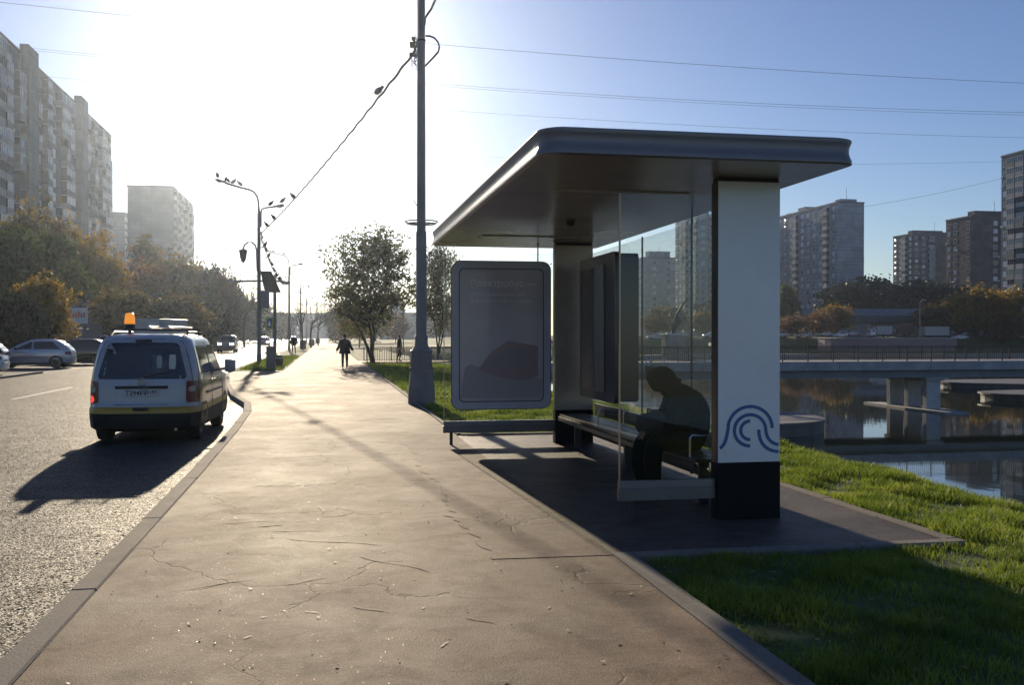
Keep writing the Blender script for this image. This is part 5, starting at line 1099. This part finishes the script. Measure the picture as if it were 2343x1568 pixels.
def apartment(name, label, x0, x1, y0, y1, z0, floors, fh, wallm, faces, seed=1, roofs=(), seam=True, stepc=None, cell=3.3):
    """faces: dict 'W','E','S' -> pattern string repeated along the face"""
    t = thing(name, label, 'apartment block', ((x0+x1)/2,(y0+y1)/2,z0), 0); cx, cy_ = (x0+x1)/2, (y0+y1)/2; hx, hy = (x1-x0)/2, (y1-y0)/2; H_ = floors*fh+2.6
    rr = random.Random(seed); m_ = MB(); m_.box(-hx,hx,-hy,hy,0,H_)
    m_.cm = 1
    if seam:
        for f in range(1, floors+1):
            z = 1.6+f*fh; m_.box(-hx-.025,hx+.025,-hy-.025,hy+.025,z-.05,z+.05) if False else None
            for a_ in ('W','E','S'):
                if a_ == 'S': m_.box(-hx,hx,-hy-.03,-hy,z-.05,z+.05)
                if a_ == 'W': m_.box(-hx-.03,-hx,-hy,hy,z-.05,z+.05)
                if a_ == 'E': m_.box(hx,hx+.03,-hy,hy,z-.05,z+.05)
    m_.build('wall', [wallm, mat('panel_joint', (.09,.09,.10), .8)], t)
    m_ = MB(); m_.box(-hx-.15,hx+.15,-hy-.15,hy+.15,H_,H_+.5); rf = m_.build('roof', mat('roof_edge_dark', (.07,.07,.075), .7), t)
    for i, (a, b, h_) in enumerate(roofs):
        yy = -hy + a*2*hy; MB().box(-hx*.6,hx*.6,yy,yy+b,H_+.5,H_+.5+h_).build('lift_housing', wallm, rf)
    MB().tube([(0,-hy+3,H_),(0,-hy+3,H_+6)], .07, 4).build('antenna', M_dark, rf)
    items = []
    for fc, pat in faces.items():
        Lf = 2*hy if fc in 'WE' else 2*hx; n_ = max(1, int(Lf/cell)); cw = Lf/n_
        rz = {'W': R(90), 'E': R(-90), 'S': R(180)}[fc]
        for c in range(n_):
            s_ = (c+.5)*cw
            for f in range(floors):
                ch = pat[c % len(pat)]; z = 1.6+f*fh+.95
                loc = {'W': (-hx-.02, -hy+s_, z), 'E': (hx+.02, -hy+s_, z), 'S': (-hx+s_, -hy-.02, z)}[fc]
                if ch == '.': continue
                if ch == 'b': me = rr.choice((ME_b, ME_b, ME_b2, ME_b3))
                elif ch == 'n': 
                    if rr.random() < .5: continue
                    me = ME_b
                else: me = ME_w if rr.random() < .6 else ME_w2
                wl = Vector(loc) + t.location; d = (wl - Vector((0,0,CAMZ))); zc = d.x*math.sin(TH)+d.y*math.cos(TH); xc = d.x*math.cos(TH)-d.y*math.sin(TH)
                vis = zc > 5 and abs(xc/zc) < .54 and d.z/zc < .36 and d.z/zc > .012
                items.append((not vis, zc, me, loc, rz))
    ac = [i for i in items if i[2].name.startswith('window') and not i[0]]; rr.shuffle(ac)
    for inv, zc, me, loc, rz in ac[:12]:
        c_, s_ = math.cos(rz), math.sin(rz); ox = rr.choice((-1.15, 1.15)); o = bpy.data.objects.new('air_conditioner', ME_ac); COL.objects.link(o); o.parent = t; o.location = (loc[0]+c_*ox, loc[1]+s_*ox, loc[2]-.2); o.rotation_euler = (0,0,rz)
    items.sort(key=lambda i: (i[0], i[1]))
    cnt = {'window': 0, 'balcony': 0}; rest = {}
    for inv, zc, me, loc, rz in items:
        kd = me.name.split('.')[0]
        if inv and zc < 0: continue
        if cnt[kd] < 98 and not inv:
            cnt[kd] += 1; o = bpy.data.objects.new(kd, me); COL.objects.link(o); o.parent = t; o.location = loc; o.rotation_euler = (0,0,rz)
        else: rest.setdefault(me.name, (me, []))[1].append((loc, rz))
    for k, (me, L_) in rest.items():
        V, F, Mi = arrays(me); VV = []; FF = []
        for i, (loc, rz) in enumerate(L_):
            c_, s_ = math.cos(rz), math.sin(rz); W = V @ np.array([[c_,s_,0],[-s_,c_,0],[0,0,1]]) + np.array(loc); VV.append(W); FF.append(F + i*len(V))
        o = npmesh('windows' if 'win' in k else 'balconies', np.concatenate(VV), np.concatenate(FF), me.materials[0], t)
        for mm in list(me.materials)[1:]: o.data.materials.append(mm)
        o.data.polygons.foreach_set('material_index', np.tile(Mi, len(L_)).astype(np.int32)); o['kind'] = 'stuff'
    return t
W_grey = panelmat('wall_grey_panel', (.34,.38,.45)); W_blue = panelmat('wall_bluegrey_panel', (.16,.20,.215)); W_brown = panelmat('wall_brown_panel', (.14,.11,.105), .2); W_pale = panelmat('wall_pale_panel', (.33,.35,.36))
# long slab along the left: four stepped sections of one building
fl = [(102,140,0.0),(140,176,0),(176,212,0),(212,247,0)]
tz = -.12
sl = None
secs = 'nearest|second|third|farthest'.split('|')
for i, (ya, yb, dz) in enumerate(fl):
    apartment('apartment_block', secs[i]+' section of the long grey seventeen-storey slab on the left', -64, -50, ya+.1, yb-.1, tz, 17, 2.72, W_blue, {'E': 'bwnwbwnbbwn' if i % 2 else 'bwnwbwwnbbw', 'S': '.ww.'}, seed=i+3, roofs=((.02,6,1.8),(.75,5,1.2)), cell=3.25)
    m = MB()   # projecting stair bay at the section joint
    o = MB().box(-50,-48.6,ya+.3,ya+6.2,tz,tz+17*2.72+4.2).build('stair_tower', W_blue); tag(o, 'shallow projecting bay on the %s section of the long left slab' % secs[i], 'stair tower', 'projecting bays of the left slab')
apartment('apartment_block', 'hazy tower with a blank end wall left of centre behind the autumn trees', -61.5, -47.6, 328, 374, tz, 17, 2.72, W_blue, {'E': 'bwwnbww', 'S': '.'}, seed=21, roofs=((.35,6,2.5),(.7,5,2)))
apartment('apartment_block', 'low hazy block peeking out between the long slab and the blank tower', -92, -76, 400, 430, tz, 17, 2.72, W_blue, {'E': 'wwn', 'S': '.'}, seed=22)
apartment('apartment_block', 'grey tower with balconies and a blank end wall, right of the white pillar', 184, 194.8, 332, 400, 1.5, 17, 2.72, W_grey, {'W': 'wbwwwwbwww', 'S': '.'}, seed=31, cell=4.6, roofs=((.02,4,1.2),(.42,6,1.8),(.6,4,.8)))
apartment('apartment_block', 'left of the two brown towers on the far bank', *((lambda p: (p.x, p.x+26, p.y, p.y+16))(AD(2088,768,455))), 1.5, 17, 2.62, W_brown, {'W': 'wbw', 'S': 'wwb..ww.'}, seed=41, roofs=((.5,4,2.2),(.2,2,1)))
apartment('apartment_block', 'taller-looking right brown tower beside the right edge block', *((lambda p: (p.x, p.x+22, p.y, p.y+14))(AD(2222,768,335))), 1.5, 14, 2.72, W_brown, {'W': 'w.w', 'S': '..w.ww'}, seed=42, roofs=((.3,4,2.2),))
apartment('apartment_block', 'tall pale green-grey block cut by the right picture edge', *((lambda p: (p.x, p.x+22, p.y, p.y+10))(AD(2348,768,262))), 1.5, 17, 2.75, panelmat('wall_green_panel', (.17,.23,.25)), {'W': 'bbw', 'S': 'wb.bwb.w'}, seed=43)
apartment('apartment_block', 'grey tower seen through the shelter glass, left of the pillar', *((lambda p: (p.x, p.x+22, p.y, p.y+26))(AD(1598,768,385))), 1.5, 17, 2.8, W_grey, {'W': 'bwwb', 'S': 'wbw..ww'}, seed=44)
apartment('apartment_block', 'lower grey block seen through the glass beside the display cabinet', *((lambda p: (p.x, p.x+17, p.y, p.y+14))(AD(1473,768,450))), 1.5, 12, 2.75, W_grey, {'W': 'w', 'S': '.w.w.'}, seed=45, roofs=((.2,5,3),))
apartment('apartment_block', 'small distant block at the left of the view through the glass', *((lambda p: (p.x, p.x+9, p.y, p.y+14))(AD(1440,768,600))), 1.5, 11, 2.75, W_blue, {'S': '.w.'}, seed=46)
apartment('apartment_block', 'low hazy building far along the street behind the wind-bent tree', *((lambda p: (p.x, p.x+60, p.y, p.y+20))(AD(918,768,420))), 0, 3, 2.8, W_pale, {'S': 'www'}, seed=47)
apartment('apartment_block', 'long low building closing the end of the street', -60, 30, 560, 580, 0, 4, 2.8, W_blue, {'S': 'ww.'}, seed=48)
# tapering hazy tower behind the tree
p = AD(906,768,400); t = thing('tapered_tower', 'hazy tapering tower behind the right side of the wind-bent tree', 'tower', (p.x,p.y,0))
MB().lathe([(6.5,0),(5.5,5),(3.8,12),(2.0,18),(1.2,20)], 8).build('spire', W_blue, t); MB().lathe([(7.5,0),(7.5,4),(7,4.5)], 8).build('base', W_blue, t)
# shop with red canopy and sign
p = AD(170,768,92); sp_ = thing('shop_building', 'low grey shop with a white and red sign and a red canopy at the left', 'shop', (p.x-1, p.y, -.12), 0)
M_shop = mat('shop_wall', (.12,.14,.16), .8, var=.15, vscale=1)
MB().box(-16,0,0,14,0,4.9).build('wall', M_shop, sp_); MB().box(-16.1,.1,-.1,14.1,4.9,5.15).build('roof', M_dark, sp_)
MB().box(-15,-2.0,-1.2,-.01,3.7,4.7).build('canopy', mat('red_canopy', (.28,.05,.04), .6), sp_)
sg_ = MB().bbox(.02,2.3,-.6,-.45,2.9,4.4,.02).build('sign_board', mat('sign_white', (.55,.57,.60), .5), sp_)
MB().box(.05,2.25,-.45,6,.0,3.0).build('side_annex', M_shop, sp_)
m = MB(); rr = random.Random(2)
for i in range(8): x_ = .25+i*.24; m.box(x_,x_+.15,-.612,-.602,3.45,3.45+.42+.1*(i%3)); 
m.build('sign_lettering', mat('sign_red', (.45,.05,.04), .5), sg_)
for i in range(3): MB().box(-13+i*4,-11+i*4,-.05,-.001,.4,2.8).build('shop_window', MATS['window_dark'], sp_)
MB().box(.9,1.8,-.5,-.451,.0,2.2).build('door', MATS['window_dark'], sp_)
# pavilion on the far bank
p = onfar(2010, 48); t = thing('pavilion', 'long low pavilion with a blue roof and pale walls on the far bank', 'pavilion', p, R(-12))
MB().box(-22,14,0,12,0,4.2).build('wall', mat('pavilion_wall', (.26,.28,.29), .7, var=.2), t)
MB().prism([(-1.5,4.2),(13,4.2),(13,5.0),(6,8.4),(-1.5,6.2)], -23, 15, 'yz').build('roof', mat('blue_roof', (.02,.055,.09), .5, var=.2), t)
for i in range(6): MB().box(-20+i*5.5,-17.5+i*5.5,-.04,-.001,.5,3.2).build('window', MATS['window_dark'], t)
MB().box(-2,6,-1.5,-.001,3.0,4.1).build('entrance_canopy', mat('dark_strip', (.05,.045,.045), .3), t)
# granite retaining wall
m = MB(); A_ = []; B_ = []
for px_, d_ in zip(np.linspace(1872,2190,22), 222+14*np.abs(np.linspace(-1,1,22))**3):
    a = AD(px_, 768, d_); b = AD(px_, 768, d_+1.2); A_.append(a); B_.append(b)
vs = [(*a.xy,-2.0) for a in A_]+[(*a.xy,.95) for a in A_]+[(*b.xy,.95) for b in B_]+[(*b.xy,-2.0) for b in B_]; k = len(A_)
m.add(vs, [(i,i+1,k+i+1,k+i) for i in range(k-1)]+[(k+i,k+i+1,2*k+i+1,2*k+i) for i in range(k-1)]+[(2*k+i,2*k+i+1,3*k+i+1,3*k+i) for i in range(k-1)]+[(0,k,2*k,3*k),(k-1,2*k-1,3*k-1,4*k-1)])
t = m.build('retaining_wall', M_granite); tag(t, 'long curved pinkish granite retaining wall on the far bank', 'wall')
m = MB(); m.tube([a+Vector((0,0,.95-a.z+.12)) for a in A_], .14, 5); m.build('coping', mat('coping_pale', (.4,.38,.36), .6), t)
for i in range(-6, 5):
    b_ = i
# far bank road strip
m = MB(); X_ = np.arange(14, 330, 6.0); P1 = [(x, yfar(x)+13.5) for x in X_]; P2 = [(x, yfar(x)+34) for x in X_]
m.add([(x,y,float(hgt(x,y))+.06) for x,y in P1]+[(x,y,float(hgt(x,y))+.06) for x,y in P2], [(i,i+1,len(X_)+i+1,len(X_)+i) for i in range(len(X_)-1)]); o = m.build('far_road', M_road); tag(o, kind='structure')
m = MB(); n_ = len(X_); P0_ = [(x, yfar(x)-7.5) for x in X_]; P1_ = [(x, yfar(x)-2.5) for x in X_]
m.add([(x,y,-4.5) for x,y in P0_]+[(x,y,-2.75) for x,y in P0_]+[(x,y,-2.75) for x,y in P1_], [(i,i+1,n_+i+1,n_+i) for i in range(n_-1)]+[(n_+i,n_+i+1,2*n_+i+1,2*n_+i) for i in range(n_-1)]); o = m.build('far_promenade', mat('promenade_stone', (.30,.29,.28), .6, var=.2)); tag(o, kind='structure')

# ---------------- bridge, railings, quays ----------------
br = thing('footbridge', 'long concrete footbridge with a grey deck crossing the pond', 'bridge', (0,0,0))
M_deck = mat('bridge_concrete', (.34,.345,.36), .75, var=.28, vscale=.9, bump=.2, bscale=10); M_deck2 = mat('bridge_beam', (.22,.23,.26), .8, var=.15, vscale=.8)
m = MB(); x = 6.6
while x < 84: m.box(x, x+6.66, 59.85, 60.05, -.64, -.045); x += 6.69
m.build('fascia', M_deck, br); MB().box(6.6,84,65.4,65.6,-.64,-.045).build('fascia', M_deck, br); MB().box(6.2,86,60.05,65.4,-.62,-.06).build('deck', M_conc, br)
m = MB(); m.box(8.2,84,60.35,60.9,-1.18,-.622); m.box(8.2,84,64.4,65.0,-1.18,-.622); m.build('beam', M_deck2, br)
for (bx,) in ((40.2,),(66.0,)):
    pr = MB(); pr.prism([(bx-.5,57.8),(bx+.9,57.2),(bx+1.6,62),(bx+.9,67.6),(bx-.3,68.0),(bx-.7,62)], WZ-1.2, WZ+.12); pe = pr.build('pier_footing', M_conc, br)
    for yy in (60.6, 62.8, 65.0): MB().bbox(bx-.1,bx+.95,yy-.22,yy+.22,WZ+.12,-1.18,.02).build('pier_column', M_pwhite if False else mat('pier_concrete', (.42,.42,.43), .7, var=.15), pe)
    MB().bbox(bx-.25,bx+1.1,60.2,65.3,-1.40,-1.182,.02).build('pier_cap', M_conc, pe)
MB().box(5.6,8.2,60.0,65.5,-5,-.64).build('abutment', M_deck2, br)
M_rail = mat('railing_paint', (.025,.023,.025), .5)
def railing(label, x0, x1, y, z, step=1.8):
    t = thing('railing', label, 'railing', (x0,y,z), 0, 'bridge railings'); L_ = x1-x0
    MB().box(0,L_,-.025,.025,.93,.97).build('top_rail', M_rail, t); MB().box(0,L_,-.018,.018,.83,.85).build('middle_rail', M_rail, t); MB().box(0,L_,-.02,.02,.09,.12).build('bottom_rail', M_rail, t)
    pm = MB().box(-.03,.03,-.03,.03,-.04,1.0); me = pm.build('post', M_rail, t); k = 0; m_ = MB(); xx = step
    while xx < L_: o = bpy.data.objects.new('post', me.data); COL.objects.link(o); o.parent = t; o.location = (xx,0,0); xx += step
    xx = .15
    while xx < L_:
        m_.box(xx-.0085,xx+.0085,-.0085,.0085,.12,.83); xx += .15
    o = m_.build('balusters', M_rail, t); o['kind'] = 'stuff'
railing('near black railing of the footbridge, reaching the sidewalk behind the big tree', 2.45, 80, 60.1, -.05)
railing('far black railing along the back edge of the footbridge', 6.9, 80, 65.2, -.05)
railing('short black railing beside the lawn beyond the crossing path', 2.5, 6.6, 66.3, -.05)
def quay(name, label, xc, zc, a, b, top, rot=0):
    pts = []
    for i in range(48):
        t_ = 2*math.pi*i/48; u = a*math.copysign(abs(math.cos(t_))**.8, math.cos(t_)); v_ = b*math.copysign(abs(math.sin(t_))**.8, math.sin(t_)); X_ = xc+u; Z_ = zc+v_
        pts.append((X_*math.cos(TH)+Z_*math.sin(TH), -X_*math.sin(TH)+Z_*math.cos(TH)))
    t = MB().prism(pts, WZ-1.5, top-.12).build(name, mat('quay_side', (.10,.10,.095), .55, var=.35, vscale=1.2)); tag(t, label, 'quay', 'curved quays in the pond')
    cx_ = sum(p[0] for p in pts)/48; cy2 = sum(p[1] for p in pts)/48
    MB().prism([(cx_+(x-cx_)*1.01, cy2+(y-cy2)*1.01) for x, y in pts], top-.12, top).build('coping', mat('quay_top', (.13,.125,.12), .6, var=.25, vscale=.8), t)
quay('quay', 'rounded dark concrete quay in the pond just right of the white pillar', 9.2, 54.0, 7.6, 5.2, -2.75)
quay('quay', 'curved quay farther out at the right edge, behind the near one', 70, 98, 27, 7, -2.9)
quay('quay', 'low curved quay at the right edge, nearer to the bridge pier', 62, 79, 24, 5.5, -2.9)

# items beyond the glass
p = AD(1469,768,120); t = thing('street_lamp', 'lone thin lamp post beyond the water seen through the shelter glass', 'street lamp', (p.x,p.y,-1.5)); 
MB().tube([(0,0,-1.5),(0,0,8.1)], .10, 8).build('post', M_pole, t); MB().bbox(-1.1,.4,-.25,.25,8.1,8.28,.05).build('lamp_head', M_metal, t)
p = AD(2105,768,236); t = thing('street_lamp', 'tall thin lamp post on the far bank in front of the blue roofed pavilion', 'street lamp', (p.x,p.y,1.0)); 
MB().tube([(0,0,-1),(0,0,8.6),(.2,0,9.0),(.8,0,9.2)], .09, 8).build('post', M_pole, t); MB().bbox(.6,1.6,-.15,.15,9.15,9.3,.03).build('lamp_head', M_metal, t)
p = AD(923,768,100); t = thing('street_lamp', 'slim park lamp post standing behind the railing right of the big tree', 'street lamp', (p.x,p.y,-.05)); 
MB().tube([(0,0,-.1),(0,0,4.4)], .06, 8).build('post', M_pole, t); MB().lathe([(.10,4.4),(.14,4.5),(.30,4.95),(.42,5.0),(.42,5.05),(.1,5.1)], 10).build('lantern', M_pole, t)
p = AD(1588,768,66); t = thing('kiosk_box', 'pale boxy cabinet standing on the footbridge behind the shelter glass', 'cabinet', (p.x, 66.6, -.05))
MB().bbox(-.75,.75,-.4,.4,.0,1.75,.03).build('body', mat('kiosk_grey', (.30,.30,.28), .5, var=.1), t); MB().bbox(-.85,.85,-.5,.5,1.75,1.85,.02).build('roof', M_metal, t)
sc_ = thing('bird_sculpture', 'dark metal bird-like sculpture with a raised neck above the pale cabinet', 'sculpture', (p.x, 66.6, 1.80))
MB().tube([(.0,0,0),(.12,0,.55),(.35,0,1.0),(.25,0,1.35),(.7,0,2.1),(1.0,0,2.35),(1.25,0,2.25)], [.10,.22,.30,.10,.07,.07,.03], 8).build('neck', M_dark, sc_, smooth=True)
MB().tube([(.1,0,.3),(-.35,0,.9),(-.25,0,1.5)], [.1,.05,.03], 6).build('wing', M_dark, sc_, smooth=True)
for k_, px_ in enumerate((1508, 1545)):
    p = AD(px_,768,58); t = thing('tubular_rack', ('left' if k_ == 0 else 'right')+' shiny tubular rack in front of the footbridge railing, seen through the glass', 'rack', (p.x, 59.4, -.05))
    MB().tube([(-.5,0,-.2),(-.3,0,.28),(-.1,0,.42),(.75,0,.40),(.9,0,.30),(.7,0,-.2)], .035, 8).build('tube_frame', M_chrome, t)
    MB().box(-.5,1.0,-.1,.1,-.62,-.2).build('stand', M_conc, t)

# small stones and leaves on the pavement
rs = np.random.RandomState(2); n_ = 220
P = np.stack([rs.uniform(-1.4,2.1,n_), 2.2+rs.exponential(6,n_), np.full(n_,.006)],1); a = rs.uniform(0,6.28,n_); s = rs.uniform(.004,.014,n_)
V = np.stack([P+np.stack([np.cos(a+k*1.57)*s*(1+.4*(k%2)), np.sin(a+k*1.57)*s, (0.002+.006*(k==1))*np.ones(n_)],1) for k in range(4)],1).reshape(-1,3); i0 = np.arange(n_)*4
o = npmesh('litter', V, np.stack([i0,i0+1,i0+2,i0+3],1), mat('dry_leaf_bits', (.10,.065,.04), .6, var=.5, vscale=30)); tag(o, 'tiny dry leaf bits scattered on the pavement', 'litter', kind='stuff')

# ---------------- haze ----------------
m = MB(); m.box(-720,1020,-80,1230,-11,75); hz = m.build('haze', [bpy.data.materials.new('haze_air')]); tag(hz, kind='stuff')
hm = hz.data.materials[0]; hm.use_nodes = True; n = hm.node_tree.nodes; n.remove(n['Principled BSDF']); pv = n.new('ShaderNodeVolumePrincipled')
pv.inputs['Color'].default_value = (.68,.80,1.0,1); pv.inputs['Density'].default_value = 0.00021; pv.inputs['Anisotropy'].default_value = 0.87
hm.node_tree.links.new(pv.outputs[0], n['Material Output'].inputs['Volume'])
